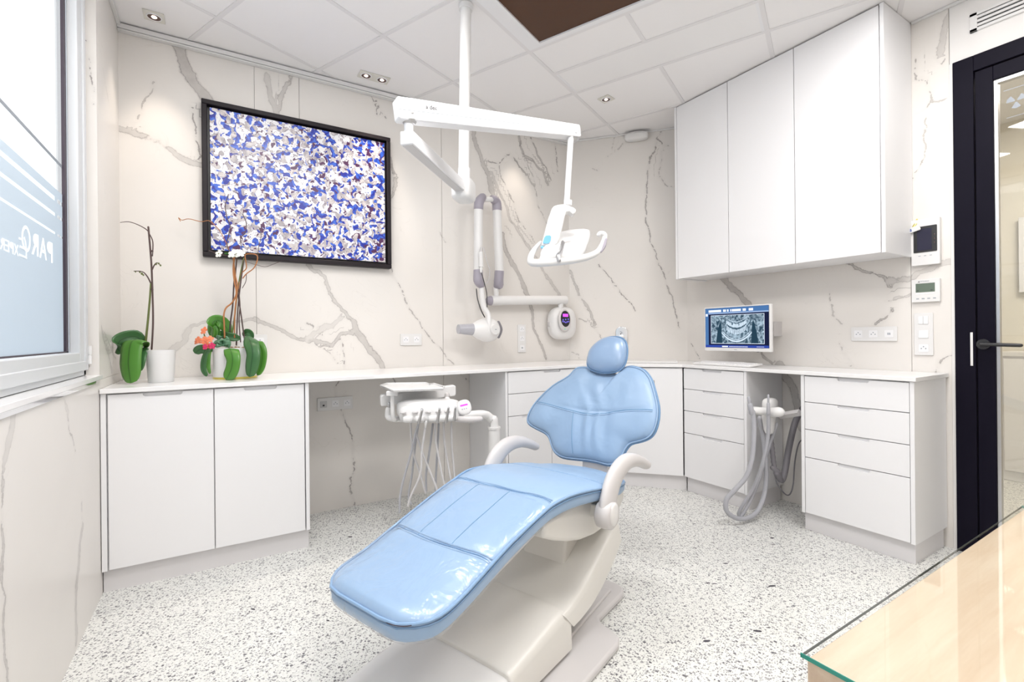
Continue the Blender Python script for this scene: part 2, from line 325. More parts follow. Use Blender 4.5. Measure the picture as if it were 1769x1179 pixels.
def tube(bm, pts, r, seg=10, k=5, smooth=True, r2=None, up=(0, 0, 1), closed=False, roundcap=True):
    """sweep a circle (r) or ellipse (r across, r2 along 'up') down a path; r may be a list"""
    n0 = len(pts); P = smoothpts(pts, k, closed) if smooth and n0 > 2 else [Vector(p) for p in pts]
    n = len(P)
    def rad(R, i):
        if not isinstance(R, (list, tuple)): return R
        f = i/(n if closed else n-1)*((n0) if closed else (n0-1)); j = min(int(f), len(R)-2); return R[j]+(R[j+1]-R[j])*(f-j)
    T = []
    for i in range(n):
        d = (P[(i+1) % n]-P[(i-1) % n]) if closed else (P[min(i+1, n-1)]-P[max(i-1, 0)]); T.append(d.normalized())
    ref = Vector(up)
    if abs(T[0].dot(ref)) > .95: ref = Vector((1, .1, 0)).normalized()
    s = T[0].cross(ref).normalized(); rings = []
    for i in range(n):
        if r2 is not None:
            s2 = T[i].cross(Vector(up)); s = s2.normalized() if s2.length > .05 else s
        else: s = (s - T[i]*s.dot(T[i])).normalized()
        w = s.cross(T[i]).normalized(); ra = rad(r, i); rb = rad(r2, i) if r2 is not None else ra
        rings.append([bm.verts.new(P[i] + s*ra*math.cos(2*math.pi*j/seg) + w*rb*math.sin(2*math.pi*j/seg)) for j in range(seg)])
    fs = []
    for i in range(n if closed else n-1):
        A, B = rings[i], rings[(i+1) % n]
        for j in range(seg): fs.append(bm.faces.new((A[j], A[(j+1) % seg], B[(j+1) % seg], B[j])))
    if not closed:
        for ring, p, dr in ((rings[0], P[0], -T[0]), (rings[-1], P[-1], T[-1])):
            if roundcap:
                c = sum((v.co for v in ring), Vector())/seg; rr = min(rad(r, 0 if ring is rings[0] else n-1), rad(r2, 0) if r2 is not None else 9)
                prev = ring
                for fr, ax in ((.75, .55), (.35, .85)):
                    new = [bm.verts.new(c + (v.co-c)*fr + dr*rr*ax) for v in ring]
                    for j in range(seg): fs.append(bm.faces.new((prev[j], prev[(j+1) % seg], new[(j+1) % seg], new[j])))
                    prev = new
                fs.append(bm.faces.new(prev))
            else: fs.append(bm.faces.new(ring))
    bmesh.ops.recalc_face_normals(bm, faces=fs); return bm
def lathe(bm, prof, M=I4, seg=24, sx=1., sy=1.):
    """revolve (r, z) profile round local z"""
    rings = []
    for r, z in prof:
        if r < 1e-6: rings.append([bm.verts.new(M @ Vector((0, 0, z)))])
        else: rings.append([bm.verts.new(M @ Vector((r*sx*math.cos(2*math.pi*j/seg), r*sy*math.sin(2*math.pi*j/seg), z))) for j in range(seg)])
    fs = []
    for A, B in zip(rings, rings[1:]):
        for j in range(seg):
            a = (A[j % len(A)], A[(j+1) % len(A)], B[(j+1) % len(B)], B[j % len(B)]); a = list(dict.fromkeys(a))
            if len(a) > 2: fs.append(bm.faces.new(a))
    for R_ in (rings[0], rings[-1]):
        if len(R_) > 2: fs.append(bm.faces.new(R_))
    bmesh.ops.recalc_face_normals(bm, faces=fs); return bm
def towards(p, d, up=(0, 0, 1)):
    """matrix at p whose local z points along d"""
    z = Vector(d).normalized(); u_ = Vector(up) if abs(z.dot(Vector(up))) < .95 else Vector((1, 0, 0)); x = u_.cross(z).normalized(); y = z.cross(x)
    return Matrix(((x.x, y.x, z.x, p[0]), (x.y, y.y, z.y, p[1]), (x.z, y.z, z.z, p[2]), (0, 0, 0, 1)))
def rrect(x0, x1, y0, y1, r, n=4):
    out = []
    for cx, cy, a0 in ((x1-r, y0+r, -90), (x1-r, y1-r, 0), (x0+r, y1-r, 90), (x0+r, y0+r, 180)):
        for i in range(n+1):
            a = math.radians(a0+90*i/n); out.append((cx+r*math.cos(a), cy+r*math.sin(a)))
    return out
def superell(bm, c, rx, ry, rz, M=I4, e=.5, nu=24, nv=12):
    """rounded-box blob"""
    f = lambda s, p: math.copysign(abs(s)**p, s); rings = []
    for i in range(nv+1):
        ph = -math.pi/2+math.pi*i/nv; cz = f(math.sin(ph), e)*rz; cr = abs(math.cos(ph))**e
        if i in (0, nv): rings.append([bm.verts.new(M @ (Vector(c)+Vector((0, 0, cz))))])
        else: rings.append([bm.verts.new(M @ (Vector(c)+Vector((f(math.cos(2*math.pi*j/nu), e)*rx*cr, f(math.sin(2*math.pi*j/nu), e)*ry*cr, cz)))) for j in range(nu)])
    fs = []
    for A, B in zip(rings, rings[1:]):
        for j in range(nu):
            a = list(dict.fromkeys((A[j % len(A)], A[(j+1) % len(A)], B[(j+1) % len(B)], B[j % len(B)])))
            if len(a) > 2: fs.append(bm.faces.new(a))
    bmesh.ops.recalc_face_normals(bm, faces=fs); return bm
def text_mesh(name, s, size, M, mat, parent, depth=.0006, font_scale=(1, 1)):
    cu = bpy.data.curves.new(name, 'FONT'); cu.body = s; cu.size = size; cu.extrude = depth/2; cu.align_x = 'LEFT'
    tmp = bpy.data.objects.new(name+'_tmp', cu); COL.objects.link(tmp)
    me = bpy.data.meshes.new_from_object(tmp, depsgraph=bpy.context.evaluated_depsgraph_get()); bpy.data.objects.remove(tmp); bpy.data.curves.remove(cu)
    bm = bmesh.new(); bm.from_mesh(me); bpy.data.meshes.remove(me)
    bmesh.ops.transform(bm, matrix=M @ Matrix.Diagonal((font_scale[0], font_scale[1], 1, 1)), verts=bm.verts)
    return finish(name, bm, mat, parent, smooth=False)
def copy_thing(root, loc_delta=None, **props):
    r = root.copy(); COL.objects.link(r); ORG[r.name] = ORG[root.name]
    if loc_delta: r.location = root.location + Vector(loc_delta)
    for ch in [c_ for c_ in bpy.data.objects if c_.parent == root]:
        c2 = ch.copy(); COL.objects.link(c2); c2.parent = r
        for g in [c_ for c_ in bpy.data.objects if c_.parent == ch]:
            g2 = g.copy(); COL.objects.link(g2); g2.parent = c2
    for k_, v_ in props.items(): r[k_] = v_
    return r
VEINS_FAR = [(0.034,0.8,[(-0.189,2.838),(-0.176,2.749),(-0.152,2.689),(-0.116,2.629),(-0.074,2.572),(-0.015,2.461)]),(0.004,1,[(-0.131,2.474),(-0.112,2.374),(-0.105,2.258),(-0.106,2.187)]),(0.018,0.6,[(-0.459,2.281),(-0.39,2.271),(-0.339,2.266),(-0.284,2.245),(-0.237,2.212),(-0.183,2.183),(-0.114,2.162),(-0.063,2.151)]),(0.004,0.6,[(-0.303,2.581),(-0.316,2.51),(-0.355,2.442),(-0.381,2.362),(-0.404,2.325),(-0.402,2.294)]),(0.022,0.5,[(0.266,2.779),(0.275,2.709),(0.288,2.611),(0.32,2.539)]),(0.015,0.6,[(0.405,2.825),(0.371,2.734),(0.34,2.664),(0.33,2.578)]),(0.003,1,[(0.256,2.704),(0.265,2.645),(0.284,2.61),(0.3,2.571)]),(0.003,0.9,[(0.861,2.833),(0.908,2.809),(0.943,2.749),(0.947,2.702)]),(0.003,0.8,[(0.944,2.786),(1.008,2.688)]),(0.012,0.7,[(1.034,2.407),(1.054,2.329),(1.079,2.276),(1.061,2.182),(1.04,2.109)]),(0.004,0.8,[(1.035,1.618),(1.067,1.554),(1.134,1.421),(1.194,1.314),(1.254,1.234),(1.321,1.136),(1.403,1.049),(1.51,0.932)]),(0.014,0.6,[(0.49,1.613),(0.522,1.573),(0.589,1.551),(0.628,1.423),(0.693,1.328),(0.787,1.208)]),(0.024,0.7,[(0.775,1.232),(0.794,1.177),(0.848,1.105),(0.903,1.024),(0.962,0.929)]),(0.014,0.6,[(0.787,1.208),(0.763,1.169),(0.684,1.154),(0.628,1.089),(0.567,1.121),(0.475,1.122),(0.424,1.134),(0.364,1.157),(0.275,1.219),(0.18,1.254)]),(0.01,0.5,[(0.18,1.254),(0.121,1.25),(0.058,1.242),(-0.045,1.242),(-0.099,1.231),(-0.155,1.211),(-0.175,1.167),(-0.214,1.102),(-0.267,1.057)]),(0.02,0.35,[(-0.155,1.201),(-0.186,1.128),(-0.254,1.057),(-0.307,1.016)]),(0.018,0.3,[(0.475,1.122),(0.528,1.174),(0.582,1.212),(0.637,1.224),(0.693,1.27)]),(0.003,0.8,[(0.476,1.23),(0.529,1.208),(0.567,1.155),(0.567,1.121)]),(0.003,0.8,[(0.51,1.118),(0.552,1.079),(0.635,1.078)]),(0.003,0.6,[(0.577,1.079),(0.66,0.977)]),(0.003,0.9,[(0.684,1.131),(0.709,1.03),(0.719,0.936)]),(0.004,1,[(0.67,0.849),(0.644,0.82),(0.651,0.754),(0.698,0.65),(0.735,0.533),(0.763,0.373),(0.77,0.235),(0.743,0.185),(0.742,0.119),(0.764,0.013)]),(0.004,0.8,[(1.031,0.845),(1.06,0.814)]),(0.004,0.8,[(1.577,0.845),(1.641,0.784)]),(0.02,0.7,[(1.697,2.771),(1.707,2.683),(1.736,2.598),(1.771,2.5),(1.827,2.418),(1.858,2.299),(1.893,2.165)]),(0.006,0.8,[(1.828,2.524),(1.924,2.528),(1.985,2.609),(2.034,2.619),(2.18,2.492),(2.278,2.382)]),(0.014,0.55,[(1.854,2.436),(1.901,2.342),(1.969,2.227),(2.028,2.084),(2.134,1.967),(2.213,1.868),(2.335,1.717),(2.419,1.603),(2.517,1.492),(2.605,1.368)]),(0.004,0.7,[(1.924,2.495),(1.971,2.381),(2.058,2.239),(2.107,2.093),(2.197,1.997),(2.272,1.927)]),(0.012,0.8,[(2.115,2.787),(2.164,2.643),(2.245,2.615),(2.351,2.536),(2.417,2.433)]),(0.008,0.8,[(2.236,2.798),(2.299,2.669),(2.388,2.587),(2.436,2.481)]),(0.003,1,[(2.49,2.821),(2.501,2.697),(2.511,2.564)]),(0.003,0.7,[(2.164,2.643),(2.266,2.429),(2.306,2.249),(2.377,2.125),(2.503,1.894),(2.577,1.748)]),(0.022,0.8,[(1.95,1.957),(1.981,1.82),(2.068,1.689),(2.146,1.574),(2.191,1.485)]),(0.013,0.8,[(2.191,1.485),(2.236,1.355),(2.252,1.195),(2.316,1.063),(2.381,0.943)]),(0.003,0.6,[(0.19,2.366),(0.237,2.297)]),(0.003,0.4,[(-0.47,1.1),(-0.446,1.037),(-0.384,1.009)]),(0.003,0.5,[(1.407,1.928),(1.453,1.854)])]
VEINS_DIAG = [(0.012,0.7,[(-0.008,1.737),(0.037,1.597),(0.102,1.457),(0.172,1.344),(0.221,1.237)]),(0.005,0.6,[(0.085,1.28),(0.181,1.238),(0.289,1.096)]),(0.004,0.9,[(0.255,1.753),(0.348,1.639),(0.425,1.516),(0.506,1.444),(0.558,1.349)]),(0.005,0.9,[(0.787,2.845),(0.745,2.783),(0.73,2.693),(0.697,2.624),(0.682,2.553),(0.667,2.423),(0.656,2.273),(0.654,2.093),(0.708,1.875),(0.785,1.653),(0.847,1.467),(0.895,1.288),(0.917,1.187)]),(0.004,0.9,[(0.749,2.782),(0.795,2.713),(0.831,2.714)]),(0.003,0.8,[(0.776,2.677),(0.765,2.48),(0.828,2.372),(0.874,2.358)]),(0.006,0.5,[(0.021,1.001),(0.077,0.97),(0.087,0.93)]),(0.003,0.5,[(0.394,2.824),(0.383,2.716),(0.343,2.681)]),(0.003,0.5,[(0.214,2.596),(0.258,2.566)]),(0.006,0.5,[(0.466,2.765),(0.432,2.73)])]
VEINS_RIGHT = [(0.024,0.9,[(2.286,1.619),(2.237,1.56),(2.176,1.497),(2.088,1.408),(2.031,1.349),(1.997,1.209)]),(0.012,0.8,[(1.997,1.209),(1.969,1.031),(1.931,0.978),(1.878,0.935)]),(0.03,0.7,[(1.822,0.926),(1.783,0.845),(1.742,0.785),(1.698,0.646),(1.677,0.511)]),(0.003,0.9,[(2.53,1.058),(2.465,0.943)]),(0.008,0.8,[(1.406,1.563),(1.314,1.505),(1.21,1.459),(1.183,1.403)]),(0.016,0.5,[(1.191,1.43),(1.089,1.436),(1.036,1.471),(0.948,1.507),(0.904,1.507)]),(0.009,0.5,[(1.095,1.356),(1.151,1.338),(1.198,1.311)]),(0.008,0.9,[(1.184,1.261),(1.221,1.219),(1.258,1.186)]),(0.003,0.6,[(1.445,1.065),(1.395,0.945)]),(0.004,0.8,[(0.912,1.022),(0.947,0.991),(0.983,0.933)]),(0.022,0.5,[(0.903,2.829),(0.915,2.791),(0.931,2.739),(0.939,2.667),(0.958,2.631)]),(0.003,0.9,[(0.914,2.842),(0.924,2.811),(0.936,2.769),(0.948,2.76),(0.953,2.726),(0.948,2.684),(0.963,2.649),(0.963,2.618)]),(0.004,0.7,[(1.067,2.639),(1.063,2.538),(1.02,2.508),(1.013,2.474),(0.996,2.4),(1.009,2.349),(1.052,2.335)]),(0.005,0.7,[(0.996,2.382),(0.955,2.367),(0.911,2.391)]),(0.003,0.6,[(1.016,2.331),(1.017,2.227),(1.033,2.078),(1.067,1.987)]),(0.004,0.6,[(1.495,1.378),(1.479,1.25),(1.431,1.194)]),(0.003,0.6,[(0.982,2.612),(0.945,2.556),(0.935,2.588)])]
VEINS_LEFT = [(0.007,0.7,[(1.732,0.976),(1.694,0.908),(1.659,0.829),(1.648,0.705),(1.648,0.566),(1.651,0.389),(1.667,0.289)]),(0.02,0.4,[(1.732,0.988),(1.714,0.915),(1.674,0.849)]),(0.004,0.7,[(2.158,0.973),(2.247,0.875),(2.26,0.813),(2.336,0.736)]),(0.013,0.3,[(2.191,0.938),(2.247,0.875)]),(0.016,0.6,[(2.426,0.412),(2.37,0.314),(2.325,0.228),(2.326,0.038)]),(0.006,0.4,[(2.43,0.509),(2.426,0.412)]),(0.012,0.6,[(2.806,1.192),(2.93,1.092),(3.038,0.992)]),(0.008,0.5,[(2.868,1.174),(3.147,1.043)]),(0.003,0.5,[(2.9,2.415),(2.963,2.362),(3.03,2.306)])]

# ================================================================== ROOM SHELL
XL, YA, XC, H = -.461, 3.298, 3.278, 2.85
BA, BB = Vector((2.632, 3.298, 0)), Vector((3.278, 2.569, 0)); BD = (BB-BA).normalized(); BL_ = (BB-BA).length; BN = Vector((.729, .646, 0)).normalized()
YB = -1.9

def stone_panel(parent, origin, a, n_in, a0, a1, z0, z1, veins, off, thick=.018, step=.015):
    """slab whose front face is a fine grid carrying the veins; a = run direction, n_in = into the wall; vein data is in run coordinate + off"""
    na, nz = max(2, int((a1-a0)/step)+1), max(2, int((z1-z0)/step)+1)
    A = np.linspace(a0, a1, na); Zz = np.linspace(z0, z1, nz); AA, ZZ = np.meshgrid(A, Zz); P = np.stack([AA.ravel(), ZZ.ravel()], 1)
    best = np.full(len(P), 9.); vec = np.full((len(P), 2), 9.); par = np.zeros((len(P), 3)); par[:, 0] = 9
    for w, tn, pts in veins:
        for (x0_, y0_), (x1_, y1_) in zip(pts, pts[1:]):
            s = np.array([x0_+off, y0_]); e = np.array([x1_+off, y1_]); dd = e-s; L2 = dd@dd+1e-9
            tt = np.clip(((P-s)@dd)/L2, 0, 1)[:, None]; q = P-(s+tt*dd); d = np.hypot(q[:, 0], q[:, 1]); key = d-w
            mk = key < best; best[mk] = key[mk]; vec[mk] = q[mk]; par[mk] = np.stack([d[mk], np.full(mk.sum(), w), np.full(mk.sum(), tn)], 1)
    a, n_in = Vector(a), Vector(n_in); o = Vector(origin)
    co = [tuple(o + a*float(x) + Vector((0, 0, float(z)))) for x, z in P]
    nb = len(co)
    for x in (a0, a1):
        for z in (z0, z1): co.append(tuple(o + a*x + Vector((0, 0, z)) + n_in*thick))
    F = []
    flip = a.cross(Vector((0, 0, 1))).dot(n_in) > 0
    for j in range(nz-1):
        for i in range(na-1):
            q = (j*na+i, j*na+i+1, (j+1)*na+i+1, (j+1)*na+i); F.append(q[::-1] if flip else q)
    c = [nb, nb+1, nb+2, nb+3]  # a0z0 a0z1 a1z0 a1z1
    bl, tl, br, tr = 0, (nz-1)*na, na-1, nz*na-1
    F += [tuple(range(bl, br+1))+(c[2], c[0]), tuple(range(tr, tl-1, -1))+(c[1], c[3]), tuple(range(tl, bl-1, -na))+(c[0], c[1]), tuple(range(br, tr+1, na))+(c[3], c[2])]
    me = bpy.data.meshes.new('stone_panel'); org = Vector(ORG[parent.name]); me.from_pydata([tuple(Vector(p)-org) for p in co], [], F)
    vv = np.full((len(co), 3), 9.); vv[:nb, 0:2] = vec; vv[:, 2] = 0; pp = np.zeros((len(co), 3)); pp[:, 0] = 9; pp[:nb] = par
    for nm, arr in (('vein_vec', vv), ('vein_par', pp)):
        at_ = me.attributes.new(nm, 'FLOAT_VECTOR', 'POINT'); at_.data.foreach_set('vector', arr.astype(np.float32).ravel())
    ob = bpy.data.objects.new('stone_panel', me); COL.objects.link(ob); me.materials.append(MARBLE); ob.parent = parent; ORG[ob.name] = tuple(org); return ob
def structure(name, bm, mat, **kw): o = finish(name, bm, mat, origin=(0, 0, 0), smooth=False, **kw); o['kind'] = 'structure'; return o

floor = structure('floor', box(NB(), XL-.1, XC+.02, YB-.05, YA+.02, -.05, 0), TZ)
for i, (x, y, s) in enumerate([(1.893, 1.386, .013), (1.915, 1.366, .011), (2.114, 1.216, .021), (1.746, 1.062, .018), (1.531, 1.128, .015), (2.148, 1.652, .010), (2.295, 1.395, .010), (2.128, 1.458, .012), (1.898, 1.458, .009), (2.612, 1.5, .013), (.107, 2.275, .013), (.623, 2.797, .014), (.36, 2.02, .010), (2.42, 1.86, .010)]):
    k = 7; ph = random.random()*6; asp = random.uniform(.35, .6); ro = math.radians(-40+random.uniform(-25, 25))
    poly = []
    for j in range(k):
        a = 2*math.pi*j/k; r = s*random.uniform(.8, 1.15); px, py = r*math.cos(a), r*asp*math.sin(a); poly.append((x+px*math.cos(ro)-py*math.sin(ro), y+px*math.sin(ro)+py*math.cos(ro)))
    finish('terrazzo_stone', prism(NB(), poly, -.002, .0004), STONECHIP, floor, smooth=False)

wl = structure('wall_left', box(box(box(box(NB(), XL-.14, XL-.018, YB, YA+.1, 0, .965), XL-.14, XL-.018, 2.775, YA+.1, .965, H), XL-.14, XL-.018, YB, .25, .965, H), XL-.14, XL-.018, .25, 2.775, 2.76, H), PAINT)
o0 = (XL, 0, 0); aL, nL = (0, 1, 0), (-1, 0, 0)
stone_panel(wl, o0, aL, nL, .9, YA, 0, .962, VEINS_LEFT, 0); stone_panel(wl, o0, aL, nL, -.4, .898, 0, .962, [], 0, step=.1); stone_panel(wl, o0, aL, nL, YB, -.402, 0, .962, [], 0, step=.1)
stone_panel(wl, o0, aL, nL, 2.7765, YA, .963, H, VEINS_LEFT, 0); stone_panel(wl, o0, aL, nL, .25, 2.756, 2.762, H, [], 0, step=.1)
stone_panel(wl, (0, 2.757, 0), (1, 0, 0), (0, 1, 0), XL-.10, XL, .985, 2.76, [(.002, .8, [(-.490, 2.45), (-.480, 2.32), (-.470, 2.2)])], 0)
wf = structure('wall_far', box(NB(), XL-.1, 2.70, YA+.018, YA+.12, 0, H), PAINT)
o0 = (0, YA, 0); aF, nF = (1, 0, 0), (0, 1, 0)
stone_panel(wf, o0, aF, nF, XL, .189, 0, H, VEINS_FAR, 0)
stone_panel(wf, o0, aF, nF, .191, .443, 2.07, H, VEINS_FAR, 0); stone_panel(wf, o0, aF, nF, .445, 1.423, 2.07, H, VEINS_FAR, 0); stone_panel(wf, o0, aF, nF, .191, 1.423, 0, 2.07, VEINS_FAR, 0)
stone_panel(wf, o0, aF, nF, 1.426, 2.634, 0, H, VEINS_FAR, 0)
wd = structure('wall_diagonal', box(NB(), -.05, BL_+.05, .018, .1, 0, H, frame(BA, BD, BN)), PAINT)
stone_panel(wd, BA, BD, BN, 0, BL_, 0, H, VEINS_DIAG, 0)
DY0, DY1, DZ = .902, -.35, 2.54   # door opening
wr = structure('wall_right', box(box(box(NB(), XC+.018, XC+.12, DY0, 2.65, 0, H), XC+.018, XC+.12, YB, DY1, 0, H), XC+.018, XC+.12, DY1, DY0, DZ, H), PAINT)
o0 = (XC, 0, 0); aR, nR = (0, 1, 0), (1, 0, 0)
stone_panel(wr, o0, aR, nR, 1.088, 2.569, 0, H, VEINS_RIGHT, 0); stone_panel(wr, o0, aR, nR, .918, 1.086, 0, H, VEINS_RIGHT, 0)
finish('plaster_panel', box(NB(), XC+.002, XC+.018, DY1, .916, DZ, H), PAINT, wr, smooth=False)
structure('wall_back', box(NB(), XL-.1, XC+.1, YB-.1, YB, 0, H), PAINT)
wb = structure('trim_1', box(NB(), XC-.002, XC+.018, .903, .917, 0, DZ+.002), PAINT)

# ---- ceiling: tiles, grid bars, brown stretched panel
room = [(XL-.02, YB), (XC+.02, YB), (XC+.02, 2.569), (2.632, YA+.02), (XL-.02, YA+.02)]
def clip(poly, cl):
    out = poly
    for i in range(len(cl)):
        a, b = cl[i], cl[(i+1) % len(cl)]; inp = out; out = []
        side = lambda p: (b[0]-a[0])*(p[1]-a[1])-(b[1]-a[1])*(p[0]-a[0])
        for j in range(len(inp)):
            p, q = inp[j], inp[(j+1) % len(inp)]; sp_, sq = side(p), side(q)
            if sp_ >= 0: out.append(p)
            if sp_*sq < 0: f = sp_/(sp_-sq); out.append((p[0]+(q[0]-p[0])*f, p[1]+(q[1]-p[1])*f))
        if not out: return []
    return out
cg, sg = math.cos(GT), math.sin(GT)
def G(i, j): i *= .6035; j *= .6035; return (.8014+i*cg-j*sg, 2.6667+i*sg+j*cg)
ceiling = structure('ceiling', box(NB(), XL-.1, XC+.12, YB-.1, YA+.12, H+.03, H+.08), CEIL)
BR = (-.94, .93, -2.9, -1.16)
def cell(i0, i1, j0, j1, g=.02, nm='ceiling_tile', mat=CEIL, z0=H+.002, z1=H+.014):
    p = clip([G(i0+g, j0+g), G(i1-g, j0+g), G(i1-g, j1-g), G(i0+g, j1-g)], room)
    if len(p) > 2: return finish(nm, prism(NB(), p, z0, z1), mat, ceiling, smooth=False)
for i in range(-5, 5):
    for j in range(-10, 4):
        cuts = [(i, i+1, j, j+1)]
        if i == 1 and j in (-2, -3): cuts = [(1, 1.5, j, j+1)]
        if i in (-1, 0) and j in (-2, -3): continue
        for c_ in cuts: cell(*c_)
bars = NB()
def bar(i0, j0, i1, j1, w=.0195):
    if i0 == i1: q = [G(i0-w, j0), G(i0+w, j0), G(i0+w, j1), G(i0-w, j1)]
    else: q = [G(i0, j0-w), G(i1, j0-w), G(i1, j0+w), G(i0, j0+w)]
    p = clip(q, room)
    if len(p) > 2: prism(bars, p, H-.001-(.0006 if i0 == i1 else 0), H+.004)
for i in range(-5, 6):
    if i == 0: bar(0, -10, 0, -3); bar(0, -1, 0, 4)
    else: bar(i, -10, i, 4)
bar(1.5, -3, 1.5, -1)
for j in range(-9, 4):
    if j == -2: bar(-5, j, -1, j); bar(1, j, 1.5, j); bar(2, j, 5, j)
    else: bar(-5, j, 5, j)
finish('ceiling_grid', bars, CEILBAR, ceiling, smooth=False)
fr = NB()
p0 = [G(-1+.02, -3+.02), G(1-.02, -3+.02), G(1-.02, -1-.02), G(-1+.02, -1-.02)]; p1 = [G(BR[0], BR[2]), G(BR[1], BR[2]), G(BR[1], BR[3]), G(BR[0], BR[3])]
for k in range(4): prism(fr, [p0[k], p0[(k+1) % 4], p1[(k+1) % 4], p1[k]], H-.003, H+.014)
sp_ = thing('ceiling_screen', (*G(0, -2), H-.003), 'large dark brown glossy panel set into the white tiled ceiling', 'screen')
finish('surround', fr, WHITE, sp_, smooth=False)
finish('panel', prism(NB(), p1, H+.006, H+.012), BROWN, sp_, smooth=False)
ls = thing('ceiling_light_panel', (*G(1.75, -2), H), 'long narrow white LED panel in the ceiling grid near the wall cupboard', 'light')
finish('frame', prism(prism(NB(), [G(1.51, -2.985), G(1.99, -2.985), G(1.99, -2.955), G(1.51, -2.955)], H, H+.01), [G(1.51, -1.045), G(1.99, -1.045), G(1.99, -1.015), G(1.51, -1.015)], H, H+.01), WHITE, ls, smooth=False)
finish('diffuser', prism(NB(), [G(1.52, -2.955), G(1.98, -2.955), G(1.98, -1.045), G(1.52, -1.045)], H+.002, H+.009), LEDON, ls, smooth=False)
tr = structure('trim_2', box(box(NB(), XL+.001, 2.62, YA-.040, YA-.001, H-.030, H-.006), XL+.001, 2.62, YA-.034, YA-.001, H-.040, H-.032), PLASTIC, bevel=.002)
structure('trim_3', box(NB(), .0, BL_, -.014, -.001, H-.012, H, frame(BA, BD, BN)), PLASTIC)
structure('trim_4', box(NB(), XC-.014, XC-.001, YB, 1.07, H-.012, H), PLASTIC)
structure('trim_5', box(NB(), XL+.001, XL+.016, YB, YA-.042, H-.018, H), PLASTIC)

# downlights
def downlight(x, y, ang, label, twin=False, spot=14):
    M = frame((x, y, H), (math.cos(ang), math.sin(ang), 0), (-math.sin(ang), math.cos(ang), 0))
    t_ = thing('ceiling_spotlight', (x, y, H), label, 'light', 'recessed ceiling spotlights')
    s = .046; xs = (-.052, .052) if twin else (0,); w = .098 if twin else s
    bm = NB(); prism(bm, rrect(-w, w, -s, s, .004), -.004, .001, M); finish('plate', bm, principled('spot_plate', (.72, .70, .64), .4) if 'spot_plate' not in MATS else MATS['spot_plate'], t_, bevel=.001)
    for cx in xs:
        Mx = M @ Matrix.Translation((cx, 0, 0)); r = .033
        finish('ring', lathe(NB(), [(r-.004, -.0045), (r-.003, -.008), (r, -.0075), (r+.002, -.0045)], Mx), WHITE, t_)
        finish('reflector', lathe(NB(), [(r-.004, -.0042), (r-.004, -.0062), (r-.01, -.0052), (.012, -.0046), (.0, -.0045)], Mx), MATS.get('bronze') or principled('bronze', (.16, .11, .10), .15, .9), t_)
        finish('lamp', lathe(NB(), [(0, -.0098), (.008, -.009), (.0125, -.0055), (.0125, -.0046)], Mx, 14), LAMPON, t_)
        l = bpy.data.lights.new('spot', 'SPOT'); l.energy = spot; l.color = (1, .87, .74); l.spot_size = math.radians(62); l.spot_blend = .75; l.shadow_soft_size = .02
        lo = bpy.data.objects.new('spot_beam', l); COL.objects.link(lo); lo.location = Mx @ Vector((0, 0, -.02)); return_dir = None
downlight(-.285, 3.115, .0, 'square ceiling spotlight nearest the window')
downlight(.876, 3.119, .0, 'twin ceiling spotlight above the painting, two lamps on one plate', True)
downlight(2.061, 3.127, .2, 'square ceiling spotlight just above the long white lamp arm')
downlight(2.396, 2.56, GT-.2, 'square ceiling spotlight in the tile beside the wall cupboards')

# ---- window
wn = tag(finish('window_1', box(box(NB(), XL-.10, XL-.045, 2.722, 2.755, .987, 2.76), XL-.10, XL-.045, .25, 2.755, .987, 1.022), ALU, origin=(0, 0, 0), smooth=False, bevel=.003), None, None, kind='structure')
finish('window_sash', box(box(box(box(NB(), -.535, -.500, 2.625, 2.735, 1.018, 2.755), -.535, -.500, .27, 2.625, 1.018, 1.088), -.535, -.500, .27, .36, 1.088, 2.755), -.535, -.5, .36, 2.625, 2.69, 2.755), ALU, wn, bevel=.004)
finish('sash_bead', box(box(NB(), -.504, -.494, 2.70, 2.74, 1.010, 2.755), -.504, -.494, .27, 2.70, 1.010, 1.050), ALU, wn, bevel=.003)
finish('gasket', box(box(NB(), -.5455, -.5355, 2.595, 2.6245, 1.0885, 2.69), -.5455, -.5355, .36, 2.625, 1.0885, 1.094), GASKET, wn, smooth=False)
finish('window_pane', box(NB(), -.552, -.546, .35, 2.63, 1.08, 2.70), PANE, wn, smooth=False)
fx = (-.5455, -.5447); fb = NB()
main_film = finish('frosted_film', box(NB(), *fx, .36, 2.60, 1.088, 1.552), FILM, wn, smooth=False)
for z0, z1 in ((1.561, 1.623), (1.636, 1.683), (1.700, 1.733)): box(fb, *fx, .36, 2.60, z0, z1)
for z0, z1 in ((1.552, 1.561), (1.623, 1.636), (1.683, 1.700)):
    for y0, y1 in ((2.494, 2.525), (2.577, 2.584)): box(fb, *fx, y0, y1, z0, z1)
finish('frosted_film', fb, FILM, wn, smooth=False)
finish('film_line', box(NB(), *fx, .36, 2.60, 1.840, 1.853), film('grey_film', (.45, .47, .5), .5), wn, smooth=False)
